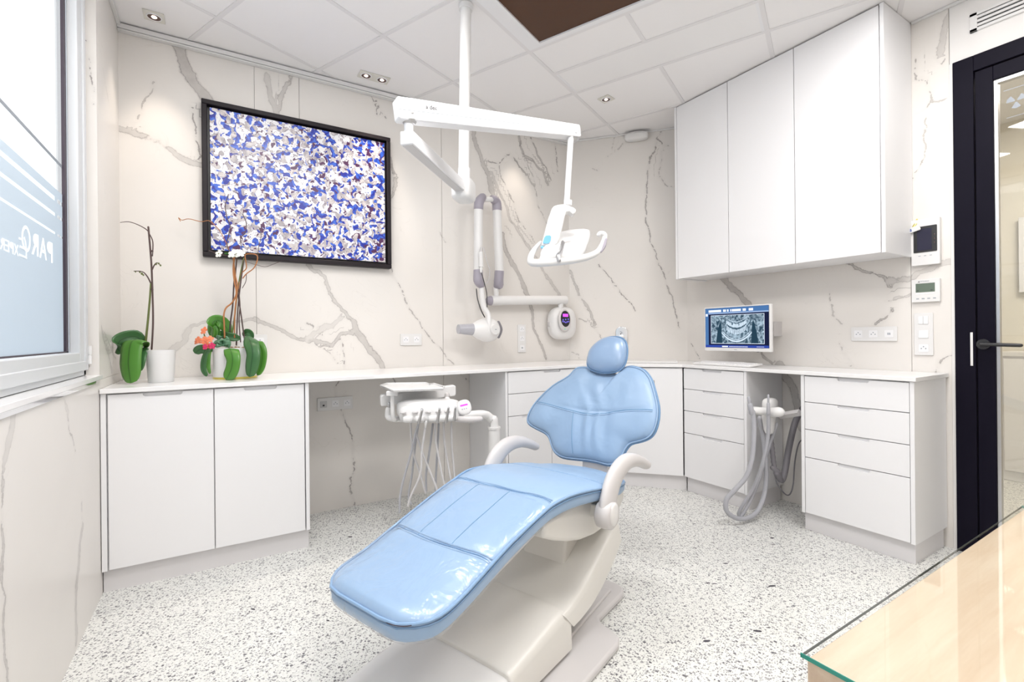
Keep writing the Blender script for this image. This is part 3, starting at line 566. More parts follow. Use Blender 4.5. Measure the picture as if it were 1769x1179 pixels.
def fit_letter(ch_, ya, yb_, z0, z1, w):
    """one letter, mirrored as seen from indoors, fitted between ya (its left side) and yb_"""
    cu = bpy.data.curves.new('l', 'FONT'); cu.body = ch_; cu.size = .1; cu.extrude = .0003; cu.offset = w
    tmp = bpy.data.objects.new('l', cu); COL.objects.link(tmp); me = bpy.data.meshes.new_from_object(tmp, depsgraph=bpy.context.evaluated_depsgraph_get()); bpy.data.objects.remove(tmp); bpy.data.curves.remove(cu)
    bm = bmesh.new(); bm.from_mesh(me); bpy.data.meshes.remove(me)
    xs = [v.co.x for v in bm.verts]; ys = [v.co.y for v in bm.verts]; x0, x1, y0, y1 = min(xs), max(xs), min(ys), max(ys)
    for v in bm.verts: v.co = Vector((-.5442 + v.co.z, ya + (yb_-ya)*(v.co.x-x0)/(x1-x0), z0 + (z1-z0)*(v.co.y-y0)/(y1-y0)))
    bmesh.ops.recalc_face_normals(bm, faces=bm.faces); return finish('window_lettering', bm, VINYL, wn, smooth=False)
for a_ in (('P', 2.457, 2.391, 1.435, 1.511, .0008), ('A', 2.385, 2.303, 1.435, 1.511, .0006), ('R', 2.291, 2.221, 1.435, 1.511, .0008), ('X', 2.097, 2.060, 1.408, 1.443, .0), ('P', 2.054, 2.024, 1.408, 1.443, .0), ('E', 2.019, 1.988, 1.408, 1.443, .0), ('R', 1.983, 1.949, 1.408, 1.443, .0), ('T', 1.945, 1.912, 1.408, 1.443, .0)): fit_letter(*a_)
finish('window_lettering', tube(NB(), [(-.5438, 2.167+.036*math.cos(a_/12*math.pi), 1.476+.038*math.sin(a_/12*math.pi)) for a_ in range(24)], .0062, 8, 2, closed=True, r2=.0008, up=(1, 0, 0)), VINYL, wn)
for pts_ in ([(2.148, 1.478), (2.160, 1.462), (2.166, 1.440), (2.166, 1.418)], [(2.170, 1.4135), (2.101, 1.4135)], [(2.161, 1.441), (2.108, 1.441)], [(2.118, 1.466), (2.100, 1.466)]):
    finish('window_lettering', tube(NB(), [(-.5436, a_, b_) for a_, b_ in pts_], .0046, 8, 4, len(pts_) > 2, .0009, (1, 0, 0), roundcap=False), VINYL, wn)
finish('window_hinge', lathe(NB(), [(0, 0), (.007, 0), (.007, .035), (.0055, .036), (.0055, .04), (.007, .041), (.007, .08), (0, .08)], Matrix.Translation((-.490, 2.742, 1.035)), 12), PLASTIC, wn)
sill = tag(finish('trim_6', box(NB(), XL-.10, XL+.012, .25, 2.757, .966, .985), WORKTOP, origin=(0, 0, 0), bevel=.002), None, None, kind='structure')
finish('metal_strip', box(NB(), XL-.001, XL+.006, .25, 2.66, .950, .9655), CHROME, sill, smooth=False)
# the lettering is cut out of the film: bright letters in the frosted sheet
for l_ in [c_ for c_ in bpy.data.objects if c_.name.startswith('window_lettering')]:
    k_ = bpy.data.objects.new('cutter', l_.data.copy()); COL.objects.link(k_)
    for v in k_.data.vertices: v.co.x = -.5442 + (v.co.x+.5442)*10
    md = main_film.modifiers.new('cut', 'BOOLEAN'); md.operation = 'DIFFERENCE'; md.object = k_; md.solver = 'EXACT'; md.use_self = True
bpy.context.view_layer.update()
cut_me = bpy.data.meshes.new_from_object(main_film.evaluated_get(bpy.context.evaluated_depsgraph_get()))
if len(cut_me.polygons) > 20: main_film.data = cut_me
main_film.modifiers.clear()
for k_ in [c_ for c_ in bpy.data.objects if c_.name.startswith('cutter')]: bpy.data.objects.remove(k_)
# building across the street
bo = thing('street_facade', (-3.2, 3.5, 0), 'pale building facade seen through the clear upper part of the window', 'building')
finish('wall', box(NB(), -3.4, -3.2, 0, 8, -1, 6), principled('pale_facade', (.9, .93, .97), .9), bo, smooth=False)
for y_ in (3.3, 4.6, 5.9): finish('pilaster', box(NB(), -3.2, -3.1, y_, y_+.25, -1, 6), PAINT, bo, smooth=False)

# ---- door
dr = tag(finish('door_1', box(box(box(NB(), XC-.012, XC+.10, .822, DY0, 0, DZ), XC-.012, XC+.10, DY1, .822, 2.46, DZ), XC-.012, XC+.10, DY1, DY1+.08, 0, 2.46), BLACK, origin=(0, 0, 0), smooth=False, bevel=.003), None, None, kind='structure')
leaf = finish('door_leaf', box(box(box(box(NB(), XC-.004, XC+.045, .752, .818, .008, 2.455), XC-.004, XC+.045, DY1+.085, .752, 2.385, 2.455), XC-.004, XC+.045, DY1+.085, .752, .008, .09), XC-.004, XC+.045, DY1+.085, DY1+.15, .09, 2.385), BLACK, dr, bevel=.002)
finish('glass_bead', box(box(NB(), XC+.006, XC+.040, .738, .751, .09, 2.385), XC+.006, XC+.040, DY1+.15, .738, 2.367, 2.384), STEEL, dr, smooth=False)
finish('door_pane', box(NB(), XC+.018, XC+.026, DY1+.15, .738, .09, 2.367), DOORGLASS, dr, smooth=False)
hd = finish('door_handle', tube(tube(NB(), [(XC-.004, .795, 1.075), (XC-.05, .795, 1.075), (XC-.055, .78, 1.075), (XC-.055, .655, 1.072)], .009, 12), [(XC-.004, .795, 1.075), (XC-.012, .795, 1.075)], .026, 20, smooth=False, roundcap=False), BLACKP, dr)
finish('strike_plate', box(NB(), XC-.0155, XC-.012, .832, .842, .965, 1.135), PLASTIC, dr, bevel=.001)
# radiation trefoil printed on the glass
tf = NB(); cy_, cz_ = .677, 2.255
for k in range(3):
    a = math.radians(30+120*k) ; p = [(cy_+.006*math.cos(a-.5), cz_+.006*math.sin(a-.5)), (cy_+.034*math.cos(a-.5), cz_+.034*math.sin(a-.5)), (cy_+.036*math.cos(a), cz_+.036*math.sin(a)), (cy_+.034*math.cos(a+.5), cz_+.034*math.sin(a+.5)), (cy_+.006*math.cos(a+.5), cz_+.006*math.sin(a+.5))]
    prism(tf, p, XC+.0172, XC+.0178, axis='x')
box(tf, XC+.0172, XC+.0178, .64, .72, 2.318, 2.3215); box(tf, XC+.0172, XC+.0178, .645, .71, 2.182, 2.1845)
finish('warning_symbol', tf, GREYMARK, dr, smooth=False)
# corridor behind the door
structure('floor_corridor', box(NB(), XC+.02, 5.6, -2.2, 2.4, -.05, 0), TZ)
CREAM = principled('cream_paint', (.80, .765, .68), .8)
structure('wall_corridor', box(NB(), 5.52, 5.62, -2.2, 2.4, 0, H), CREAM); structure('wall_corridor', box(NB(), XC+.12, 5.5, 2.3, 2.4, 0, H), CREAM); structure('wall_corridor', box(NB(), XC+.12, 5.5, -2.3, -2.2, 0, H), CREAM)
structure('ceiling_corridor', box(NB(), XC+.02, 5.6, -2.3, 2.4, H, H+.05), CEIL)
area('corridor_lamp', (4.3, .3, H-.02), .9, 34, (1, .94, .84))
cr = thing('corridor_cupboard', (5.3, 1.0, 0), 'pale cupboard standing in the corridor behind the glass door', 'cupboard')
finish('body', box(NB(), 5.12, 5.5, .35, 1.15, 0, .95), WHITE, cr, bevel=.003); finish('top', box(NB(), 5.10, 5.5, .33, 1.17, .95, .98), PLASTIC, cr)
finish('door', box(NB(), 5.10, 5.119, .37, .745, .08, .93), WHITE, cr, bevel=.002); finish('door', box(NB(), 5.10, 5.119, .755, 1.13, .08, .93), WHITE, cr, bevel=.002)
pc = thing('corridor_poster', (5.49, .8, 1.5), 'white framed picture on the corridor wall behind the glass door', 'picture')
finish('frame', box(NB(), 5.475, 5.499, .62, 1.12, 1.45, 2.05), WHITE, pc, bevel=.003); finish('print', box(NB(), 5.472, 5.475, .67, 1.07, 1.50, 2.0), principled('pale_print', (.62, .66, .66), .6), pc)

# ================================================================== FURNITURE
MA = frame((0, 2.75, 0), (1, 0, 0), (0, 1, 0))                      # cabinet front on the far wall
B0, B1 = Vector((2.44, 2.75, 0)), Vector((2.861, 2.287, 0)); BW = (B1-B0).length; MBf = frame(B0, B1-B0, Vector((-(B1-B0).y, (B1-B0).x, 0)))
MC = frame((2.861, 0, 0), (0, -1, 0), (1, 0, 0))                    # right wall: local x = -y
TOP = .898
def front(bm, M, x0, x1, z0, z1, notch=None, nw=.15, th=.019):
    """door or drawer front with a finger notch cut in its top edge"""
    if notch is None: p = [(x0, z0), (x1, z0), (x1, z1), (x0, z1)]
    else:
        c = notch; h = nw/2; d = .016
        p = [(x0, z0), (x1, z0), (x1, z1), (c+h, z1), (c+h-.001, z1-.010), (c+h-.008, z1-d), (c-h+.008, z1-d), (c-h+.001, z1-.010), (c-h, z1), (x0, z1)]
    if notch is not None: box(bm, c-h-.002, c+h+.002, .014, th-.0005, z1-.020, z1-.001, M)
    return prism(bm, p, 0, th, M, 'y')
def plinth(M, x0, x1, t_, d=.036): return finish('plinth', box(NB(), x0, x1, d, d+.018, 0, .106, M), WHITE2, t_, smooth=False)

ct = finish('countertop', prism(NB(), [(XL+.002, 2.735), (2.434, 2.735), (2.847, 2.281), (2.847, .930), (XC-.002, .930), (XC-.002, 2.566), (2.630, YA-.002), (XL+.002, YA-.002)], .900, .921), WORKTOP, bevel=.002)
tag(ct, 'long white worktop running round the corner of the room over all base cabinets', 'worktop')

cb_ = thing('base_cabinet', (-.03, 2.93, 0), 'white two-door base cabinet under the orchids, nearest the window', 'cabinet')
finish('carcass', box(NB(), XL+.022, .384, .0195, .54, .106, TOP, MA), WHITE, cb_, smooth=False)
finish('side_panel', box(NB(), .386, .404, 0, .54, .106, TOP, MA), WHITE, cb_, bevel=.001)
finish('filler_panel', box(NB(), XL+.003, -.439, 0, .022, .106, TOP, MA), WHITE, cb_, smooth=False)
finish('door', front(NB(), MA, -.433, -.0325, .109, .893, -.232), WHITE, cb_, smooth=False, bevel=.0012)
finish('door', front(NB(), MA, -.0275, .380, .109, .893, .174), WHITE, cb_, smooth=False, bevel=.0012)
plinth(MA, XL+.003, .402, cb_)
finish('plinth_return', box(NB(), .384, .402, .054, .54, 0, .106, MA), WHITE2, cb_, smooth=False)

c2 = thing('corner_drawer_cabinet', (2.03, 2.93, 0), 'white drawer cabinet on the far wall, half hidden behind the dental chair', 'cabinet')
finish('carcass', box(NB(), 1.658, 2.405, .0195, .54, .106, TOP, MA), WHITE, c2, smooth=False)
finish('side_panel', box(NB(), 1.638, 1.655, 0, .545, .0, TOP, MA), WHITE, c2, bevel=.001)
for z0, z1 in ((.746, .893), (.594, .742)): finish('drawer', front(NB(), MA, 1.660, 2.400, z0, z1, 2.03), WHITE, c2, smooth=False, bevel=.0012)
finish('door', front(NB(), MA, 1.660, 2.019, .109, .590, 1.84), WHITE, c2, smooth=False, bevel=.0012)
finish('door', front(NB(), MA, 2.023, 2.400, .109, .590, 2.21), WHITE, c2, smooth=False, bevel=.0012)
finish('corner_post', box(NB(), 2.403, 2.436, 0, .04, .106, TOP, MA), WHITE, c2, smooth=False)
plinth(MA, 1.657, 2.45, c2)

c3 = thing('diagonal_cabinet', (*(B0+B1).xy/2, 0), 'white diagonal corner cabinet with a grey paper slot, right of the chair backrest', 'cabinet')
finish('carcass', prism(NB(), [tuple((MBf @ Vector((.004, .024, 0))).xy), tuple((MBf @ Vector((BW-.004, .024, 0))).xy), (3.24, 2.50), (2.64, 3.25)], .106, TOP), WHITE, c3, smooth=False)
finish('door', box(NB(), .004, BW-.002, 0, .019, .109, .893, MBf), WHITE, c3, bevel=.0012)
finish('dispenser_slot', box(NB(), .285, .430, -.0015, .004, .650, .802, MBf), STEEL, c3, smooth=False)
finish('plinth', box(NB(), -.012, BW+.022, .036, .054, 0, .106, MBf), WHITE2, c3, smooth=False)

def drawer_unit(name, y0, y1, label, left_full, right_end):
    """y0 > y1; local x runs from -y0 to -y1"""
    t_ = thing(name, ((XC+2.861)/2, (y0+y1)/2, 0), label, 'cabinet', 'white four-drawer cabinets on the right wall')
    x0, x1 = -y0, -y1
    a = x0+.020 if left_full else x0+.003; b = x1-.019
    finish('carcass', box(NB(), a, b, .0195, .40, .106, TOP, MC), WHITE, t_, smooth=False)
    if left_full: finish('side_panel', box(NB(), x0, x0+.018, 0, .412, .106 if True else 0, TOP, MC), WHITE, t_, bevel=.001)
    finish('side_panel', box(NB(), x1-.018, x1, 0, .412, .106, TOP, MC), WHITE, t_, bevel=.001)
    for z0, z1 in ((.747, .893), (.590, .743), (.430, .586), (.110, .426)):
        c = a + (b-a)*.46 if False else (a+b)/2
        finish('drawer', front(NB(), MC, a+.001, b-.001, z0, z1, c, .15), WHITE, t_, smooth=False, bevel=.0012)
    finish('plinth', box(NB(), x0, x1-.012, .036, .40, 0, .106, MC), WHITE2, t_, smooth=False)
    return t_
drawer_unit('drawer_cabinet', 2.283, 1.800, 'white four-drawer cabinet under the monitor', False, True)
drawer_unit('drawer_cabinet', 1.467, .941, 'white four-drawer cabinet at the end of the worktop, nearest the door', True, True)

wc_ = thing('wall_cupboard', (3.1, 1.74, 1.554), 'tall white three-door wall cupboard reaching the ceiling on the right wall', 'cupboard')
MU = frame((2.932, 0, 0), (0, -1, 0), (1, 0, 0))
finish('carcass', box(NB(), -2.378, -1.096, .0195, XC-2.934, 1.562, H-.006, MU), WHITE, wc_, smooth=False)
finish('side_panel', box(NB(), -2.398, -2.380, 0, XC-2.934, 1.554, H-.003, MU), WHITE, wc_, bevel=.001)
finish('side_panel', box(NB(), -1.094, -1.076, 0, XC-2.934, 1.554, H-.003, MU), WHITE, wc_, bevel=.001)
for a, b_ in ((-2.377, -1.963), (-1.959, -1.529), (-1.525, -1.098)): finish('door', box(NB(), a, b_, 0, .019, 1.556, H-.008, MU), WHITE, wc_, bevel=.0012)

dk = thing('desk', (1.07, -.1, 0), 'pale maple desk with a clear glass top in the near right corner', 'desk')
finish('desk_top', box(NB(), .609, 1.526, -.55, .308, .690, .7415), WOOD, dk, bevel=.0015)
finish('side_panel', box(NB(), .622, .645, -.54, .297, .0, .690), WOOD, dk, bevel=.001)
finish('side_panel', box(NB(), 1.49, 1.514, -.54, .297, .0, .690), WOOD, dk, bevel=.001)
finish('modesty_panel', box(NB(), .646, 1.489, .270, .292, .08, .690), WOOD, dk, bevel=.001)
gt = thing('glass_desk_cover', (1.07, -.1, .741), 'clear glass sheet with green edges lying on the maple desk', 'glass sheet')
finish('sheet', box(NB(), .605, 1.531, -.555, .312, .7425, .7475), TABLEGLASS, gt, smooth=False)
finish('edge', box(NB(), .604, 1.532, .312, .3124, .7424, .7462), principled('edge_dark_reflection', (.06, .085, .085), .2), gt, smooth=False)  # far edge: dark reflection inside the glass painted as the edge colour
finish('edge', box(NB(), .6040, .6052, -.555, .3132, .7424, .7476), GREENEDGE, gt, smooth=False); finish('edge', box(NB(), 1.531, 1.532, -.555, .312, .7424, .7476), GREENEDGE, gt, smooth=False)

# ---- painting
pt_ = thing('framed_painting', (.47, YA-.03, 1.61), 'large abstract painting of blue, grey and white blots in a deep black frame', 'painting')
x0, x1, z0, z1 = -.083, 1.020, 1.617, 2.526; w_ = .028; yf, yb = YA-.058, YA-.004
finish('frame', box(box(box(box(NB(), x0, x1, yf, yb, z1-w_, z1), x0, x1, yf, yb, z0, z0+w_), x0, x0+w_, yf, yb, z0+w_, z1-w_), x1-w_, x1, yf, yb, z0+w_, z1-w_), FRAMEBLK, pt_, bevel=.004)
finish('backing', box(NB(), x0+w_, x1-w_, YA-.02, YA-.006, z0+w_, z1-w_), BLACKP, pt_, smooth=False)
finish('canvas', box(NB(), x0+w_+.013, x1-w_-.013, YA-.046, YA-.021, z0+w_+.013, z1-w_-.013), ART, pt_, smooth=False)

# ---- sockets and switches
def plate(M, w, h, mods, label, horiz=True, name='wall_socket', cat='socket', group=None):
    """M: origin at plate centre, local x right, y into wall, z up. mods: list of s(ocket) j(ack) u(sb) w(switch)"""
    t_ = thing(name, M.translation, label, cat, group)
    finish('plate', prism(NB(), rrect(-w/2, w/2, -h/2, h/2, .005), -.009, 0, M, 'y'), PLASTIC, t_, bevel=.0015)
    n = len(mods); L_ = (w if horiz else h)
    for i, k in enumerate(mods):
        c = (-L_/2 + L_*(i+.5)/n)*(1 if horiz else -1); cx, cz = (c, 0) if horiz else (0, c); s = .0215
        if k == 's':
            p = finish('socket', prism(NB(), rrect(cx-s, cx+s, cz-s, cz+s, .004), -.0105, -.0088, M, 'y'), WHITE, t_, bevel=.0006)
            hb = NB()
            for dx, dz in ((-.0095, 0), (.0095, 0), (0, .010)): prism(hb, [(cx+dx+.0034*math.cos(a), cz+dz-.002+.0034*math.sin(a)) for a in [math.pi/4*q for q in range(8)]], -.0112, -.0104, M, 'y')
            finish('holes', hb, GREYMARK, p, smooth=False)
        elif k == 'j':
            p = finish('data_jack', prism(NB(), rrect(cx-s, cx+s, cz-s, cz+s, .004), -.0105, -.0088, M, 'y'), principled('grey_insert', (.55, .55, .55), .4) if 'grey_insert' not in MATS else MATS['grey_insert'], t_, bevel=.0006)
            finish('port', box(NB(), cx-.006, cx+.006, -.0115, -.0104, cz-.012, cz-.001, M), BLACKP, p, smooth=False)
        elif k == 'u':
            p = finish('usb_port', prism(NB(), rrect(cx-s, cx+s, cz-s, cz+s, .004), -.0105, -.0088, M, 'y'), WHITE, t_, bevel=.0006)
            finish('port', box(box(NB(), cx-.007, cx-.001, -.0112, -.0104, cz-.006, cz+.006, M), cx+.001, cx+.007, -.0112, -.0104, cz-.006, cz+.006, M), GREYMARK, p, smooth=False)
        else:
            if k == 'd':
                for a, b_ in ((cx-s, cx-.0006), (cx+.0006, cx+s)): finish('switch', box(NB(), a, b_, -.013, -.0088, cz-s, cz+s, M), WHITE, t_, bevel=.001)
            else: finish('switch', box(NB(), cx-s, cx+s, -.013, -.0088, cz-s, cz+s, M), WHITE, t_, bevel=.001)
    return t_
def MF(x, z): return frame((x, YA, z), (1, 0, 0), (0, 1, 0))
def MR(y, z): return frame((XC, y, z), (0, -1, 0), (1, 0, 0))
plate(MF(1.173, 1.121), .160, .084, 'ss', 'white double wall socket below the painting, right of its corner, above the worktop')
plate(MF(.168, 1.122), .158, .084, 'ss', 'white double wall socket half hidden behind the flowering orchid planter')
plate(MF(.647, .703), .224, .084, 'jss', 'white triple wall socket with data jack under the worktop')
plate(MF(2.123, 1.118), .078, .230, 'ssu', 'tall white wall socket strip between the x-ray head and its control unit', False)
plate(MR(1.265, 1.131), .230, .084, 'ssu', 'wide white triple wall socket over the worktop, right of the monitor')
plate(MR(1.032, 1.128), .082, .230, 'dws', 'tall white plate with light switches over a socket, beside the door', False, 'light_switch', 'switch')
plate(frame((XL, 3.20, 1.13), (0, 1, 0), (-1, 0, 0)), .084, .084, 's', 'single white socket on the window wall behind the tall orchid')

# intercom, key tag, thermostat
M = MR(1.016, 1.627); ic = thing('video_intercom', M.translation, 'white video intercom with a black screen beside the door', 'intercom')
finish('housing', prism(NB(), rrect(-.061, .061, -.125, .125, .006), -.024, 0, M, 'y'), PLASTIC, ic, bevel=.002)
finish('screen_surround', prism(NB(), rrect(-.050, .050, -.055, .085, .004), -.0265, -.024, M, 'y'), BLACKP, ic)
finish('screen', box(NB(), -.034, .028, -.0275, -.0264, -.045, .072, M), principled('screen_off', (.02, .02, .045), .12), ic, smooth=False)
b_ = NB()
for i in range(3): box(b_, -.030+.024*i, -.020+.024*i, -.0252, -.0238, -.076, -.073, M)
finish('button_marks', b_, GREYMARK, ic, smooth=False)
b_ = NB()
for i in range(3): box(b_, .038, .042, -.0272, -.0264, .03-.022*i, .038-.022*i, M)
finish('side_keys', b_, MATS['bronze'], ic, smooth=False)
box_ = thing('key_tag', M @ Vector((-.055, -.03, .07)), 'small white and blue tag hanging over the top corner of the video intercom', 'tag')
Mt = M @ Matrix.Translation((-.048, -.034, .074)) @ Matrix.Rotation(math.radians(-14), 4, 'Y')
finish('tag_body', prism(NB(), rrect(-.031, .031, -.014, .014, .006), -.005, .004, Mt, 'y'), PLASTIC, box_, bevel=.002)
finish('blue_label', box(NB(), -.022, -.006, -.0056, -.0049, -.008, .008, Mt), principled('blue_ink', (.12, .17, .38), .5), box_, smooth=False)
finish('cord', tube(NB(), [Mt @ Vector((0, 0, .014)), M @ Vector((-.045, -.02, .112)), M @ Vector((-.04, -.008, .134)), M @ Vector((-.035, -.02, .112)), Mt @ Vector((.004, 0, .012))], .0022, 6), GOLD, box_)
M = MR(1.019, 1.364); th_ = thing('thermostat', M.translation, 'white thermostat panel with a green-grey display under the video intercom', 'thermostat')
finish('housing', prism(NB(), rrect(-.061, .061, -.062, .062, .004), -.018, 0, M, 'y'), PLASTIC, th_, bevel=.002)
finish('display', box(NB(), -.042, .040, -.0188, -.0178, -.008, .040, M), LCDG, th_, smooth=False)
finish('display_marks', box(box(NB(), -.036, -.029, -.0190, -.0187, -.001, .003, M), .022, .031, -.0190, -.0187, -.001, .003, M), BLACKP, th_, smooth=False)
b_ = NB()
for dx, dz in ((-.0025, 0), (.0025, 0), (0, .0043)): prism(b_, [(-.028+dx-.0024, .047+dz), (-.028+dx, .0449+dz), (-.028+dx+.0024, .047+dz), (-.028+dx, .0491+dz)], -.0186, -.0179, M, 'y')
finish('emblem', b_, DARKPRINT, th_, smooth=False)
text_mesh('lettering', 'MITSUBISHI', .0075, M @ Matrix.Translation((-.022, -.0184, .048)) @ Matrix.Rotation(math.pi/2, 4, 'X'), GREYMARK, th_)
for i in range(4): finish('key', box(NB(), -.042+.021*i, -.024+.021*i, -.0192, -.0178, -.020, -.014, M), WHITE, th_, smooth=False)
b_ = NB()
for i in range(4): box(b_, -.040+.024*i, -.028+.024*i, -.0186, -.0178, -.046, -.040, M)
finish('key_marks', b_, GREYMARK, th_, smooth=False)

# air grille over the door
gr = thing('air_grille', (XC, .3, 2.655), 'white slotted air grille high on the wall over the door', 'grille')
gy0, gy1 = -.25, .834; M = frame((XC+.002, 0, 0), (0, -1, 0), (1, 0, 0)); b_ = NB()
box(b_, -gy1, -gy1+.028, -.012, .004, 2.660, 2.752, M); box(b_, -gy0-.028, -gy0, -.012, .004, 2.660, 2.752, M); box(b_, -gy1, -gy0, -.012, .004, 2.738, 2.752, M); box(b_, -gy1, -gy0, -.012, .004, 2.660, 2.674, M)
finish('frame', b_, PLASTIC, gr, bevel=.001)
finish('back', box(NB(), -gy1+.02, -gy0-.02, -.0005, .001, 2.67, 2.745, M), DARKPRINT, gr, smooth=False)
for k in range(3): finish('slat', box(NB(), -gy1+.028, -gy0-.028, -.011, -.002, 2.680+.0205*k, 2.692+.0205*k, M), PLASTIC, gr, smooth=False)

# emergency light on the diagonal wall
M = frame(BA+BD*.585, BD, BN); em = thing('emergency_light', M @ Vector((0, 0, 2.84)), 'small white rounded emergency light high on the diagonal wall', 'light')
bm = NB(); superell(bm, (0, -.035, 2.803), .098, .038, .034, M, .55); finish('housing', bm, PLASTIC, em, sharp=60)
finish('lens', tube(NB(), [M @ Vector((-.085, -.062, 2.822)), M @ Vector((-.03, -.073, 2.829)), M @ Vector((.04, -.073, 2.829)), M @ Vector((.085, -.06, 2.822))], .004, 8), GREY, em)

# chrome tap plate on the diagonal wall
M = frame(Wv := BA+BD*.445, BD, BN); tp = thing('chrome_tap_plate', M @ Vector((0, 0, 1.12)), 'oval chrome tap control plate on the wall behind the blue headrest', 'tap')
finish('plate', prism(NB(), rrect(-.052, .052, 1.018, 1.212, .05, 7), -.012, 0, M, 'y'), CHROME, tp, bevel=.004, seg=3)
finish('knob', lathe(NB(), [(0, .055), (.020, .053), (.024, .04), (.024, .0), (0, 0)], M @ Matrix.Translation((0, -.01, 1.118)) @ Matrix.Rotation(math.pi/2, 4, 'X'), 20), CHROME, tp)
finish('spout', tube(NB(), [M @ Vector((0, -.02, 1.06)), M @ Vector((0, -.09, 1.055)), M @ Vector((0, -.12, 1.04))], .011, 12), CHROME, tp)
finish('marking', box(box(NB(), -.012, .012, -.0128, -.0119, 1.160, 1.163, M @ Matrix.Translation((0, 0, 1.165)) @ Matrix.Rotation(.7, 4, 'Y') @ Matrix.Translation((0, 0, -1.165))), -.01, -.002, -.0128, -.0119, 1.145, 1.153, M), DARKPRINT, tp, smooth=False)
sk = thing('basin_cover', (2.80, 2.70, .921), 'thin white board lying on the worktop just right of the blue headrest', 'board')
finish('board', box(NB(), .22, .60, .12, .42, .9215, .934, MBf), PLASTIC, sk, bevel=.003)

# ---- monitor and keyboard
mon = thing('monitor', (3.12, 1.95, 1.04), 'wall-mounted white-framed monitor showing a dental x-ray', 'monitor')
M = frame((2.975, 1.946, 1.180), Vector((-.008, -1, 0)), Vector((1, -.008, .0))); mw, mh = .236, .145
finish('housing', prism(NB(), rrect(-mw-.006, mw+.009, -mh-.014, mh+.003, .006), .0, .022, M, 'y'), PLASTIC, mon, bevel=.003)
scr = finish('screen', box(NB(), -mw+.003, mw-.003, -.0012, .001, -mh+.010, mh-.004, M), emit('screen_dark', (.015, .02, .06), .8), mon, smooth=False)
def quad(bm, x0, x1, z0, z1, d=-.0018): return box(bm, x0, x1, d, d+.0004, z0, z1, M)
finish('title_bar', quad(quad(NB(), -mw+.004, mw-.004, .108, .140), -mw+.004, -mw+.030, -.118, .108), emit('ui_blue', (.07, .17, .38), 1.0), scr, smooth=False)
finish('tool_bar', quad(NB(), -mw+.03, mw-.004, .099, .108), emit('ui_pale', (.30, .42, .66), 1.0), scr, smooth=False)
finish('task_bar', quad(NB(), -mw+.004, mw-.004, -.134, -.118), emit('ui_deep', (.03, .06, .32), 1.1), scr, smooth=False)
b_ = NB()
for a, c in ((-.205, -.105), (-.090, -.068), (-.060, -.048), (-.036, -.028), (-.024, .042), (.055, .078), (.098, .128)): quad(b_, a, c, .112, .128, -.0022)
quad(b_, -.10, -.055, -.131, -.123, -.0022)
for i in range(16): quad(b_, -.045+.0085*i, -.040+.0085*i, -.130, -.125, -.0022)
quad(b_, .15, .20, -.128, -.126, -.0022); quad(b_, -.228, -.212, .085, .103, -.0022)
finish('icons', b_, emit('ui_white', (.75, .80, .95), 1.1), scr, smooth=False)
XR = bpy.data.materials.new('xray_picture'); XR.use_nodes = True; t = XR.node_tree; t.nodes.clear()
tc = obj_tex(t, (1, 1, 1)); n1 = nn(t, 'ShaderNodeTexNoise'); n1.inputs['Scale'].default_value = 26; n1.inputs['Detail'].default_value = 5; n1.inputs['Distortion'].default_value = 2.2; t.links.new(tc, n1.inputs[0])
mr = t.nodes.new('ShaderNodeMapRange'); t.links.new(n1.outputs[0], mr.inputs[0]); mr.inputs[1].default_value = .38; mr.inputs[2].default_value = .68
e = t.nodes.new('ShaderNodeEmission'); o_ = t.nodes.new('ShaderNodeOutputMaterial'); t.links.new(mix_(t, mr.outputs[0], (.03, .065, .10), (.42, .55, .66)), e.inputs[0]); t.links.new(e.outputs[0], o_.inputs[0])
xw = .192; x0_ = .008
finish('picture_border', quad(NB(), x0_-xw-.003, x0_+xw+.003, -.108, .090, -.0020), emit('ui_border', (.72, .80, .92), 1.), scr, smooth=False)
xr = finish('xray_image', quad(NB(), x0_-xw, x0_+xw, -.105, .087, -.0024), XR, scr, smooth=False)
bone = emit('xray_bone', (.62, .74, .86), 1.0); dark = emit('xray_shadow', (.02, .05, .08), 1.0); midt = emit('xray_mid', (.20, .29, .38), 1.)
b_ = NB()
def arc(bm, f, n, d, thick):
    up_ = [f(i/n) for i in range(n+1)]
    for (xa, za), (xb, zb) in zip(up_, up_[1:]): prism(bm, [(xa, za-thick/2), (xb, zb-thick/2), (xb, zb+thick/2), (xa, za+thick/2)], d, d+.0003, M, 'y')
jaw = lambda k, wd, dz: (lambda s: (x0_+(s-.5)*2*wd, dz + k*((s-.5)*2)**2))
for sgn in (-1, 1): prism(b_, [(x0_+sgn*.155, -.104), (x0_+sgn*.105, -.104), (x0_+sgn*.112, .02), (x0_+sgn*.120, .055), (x0_+sgn*.142, -.02)], -.0028, -.0025, M, 'y')
arc(b_, jaw(.030, .070, -.006), 16, -.0028, .006)
finish('xray_shadow', b_, dark, scr, smooth=False)
b_ = NB()
arc(b_, jaw(.060, .110, -.092), 18, -.0029, .010); arc(b_, jaw(.035, .080, .040), 12, -.0029, .003); arc(b_, jaw(.055, .098, -.080), 18, -.0029, .004)
for i in range(15):
    x = x0_+(i-7)*.0098; q = ((i-7)/7)**2; hh = .034 if i not in (4, 9) else .016
    quad(b_, x-.0038, x+.0038, .002+q*.024, .002+q*.024+hh*.72, -.0030); quad(b_, x-.0028, x+.0028, -.045+q*.03, -.013+q*.028, -.0030)
finish('xray_teeth', b_, bone, scr, smooth=False)
finish('maker_mark', box(NB(), -.010, .010, -.0006, .0004, -mh-.005, -mh-.002, M), GREYMARK, mon, smooth=False)
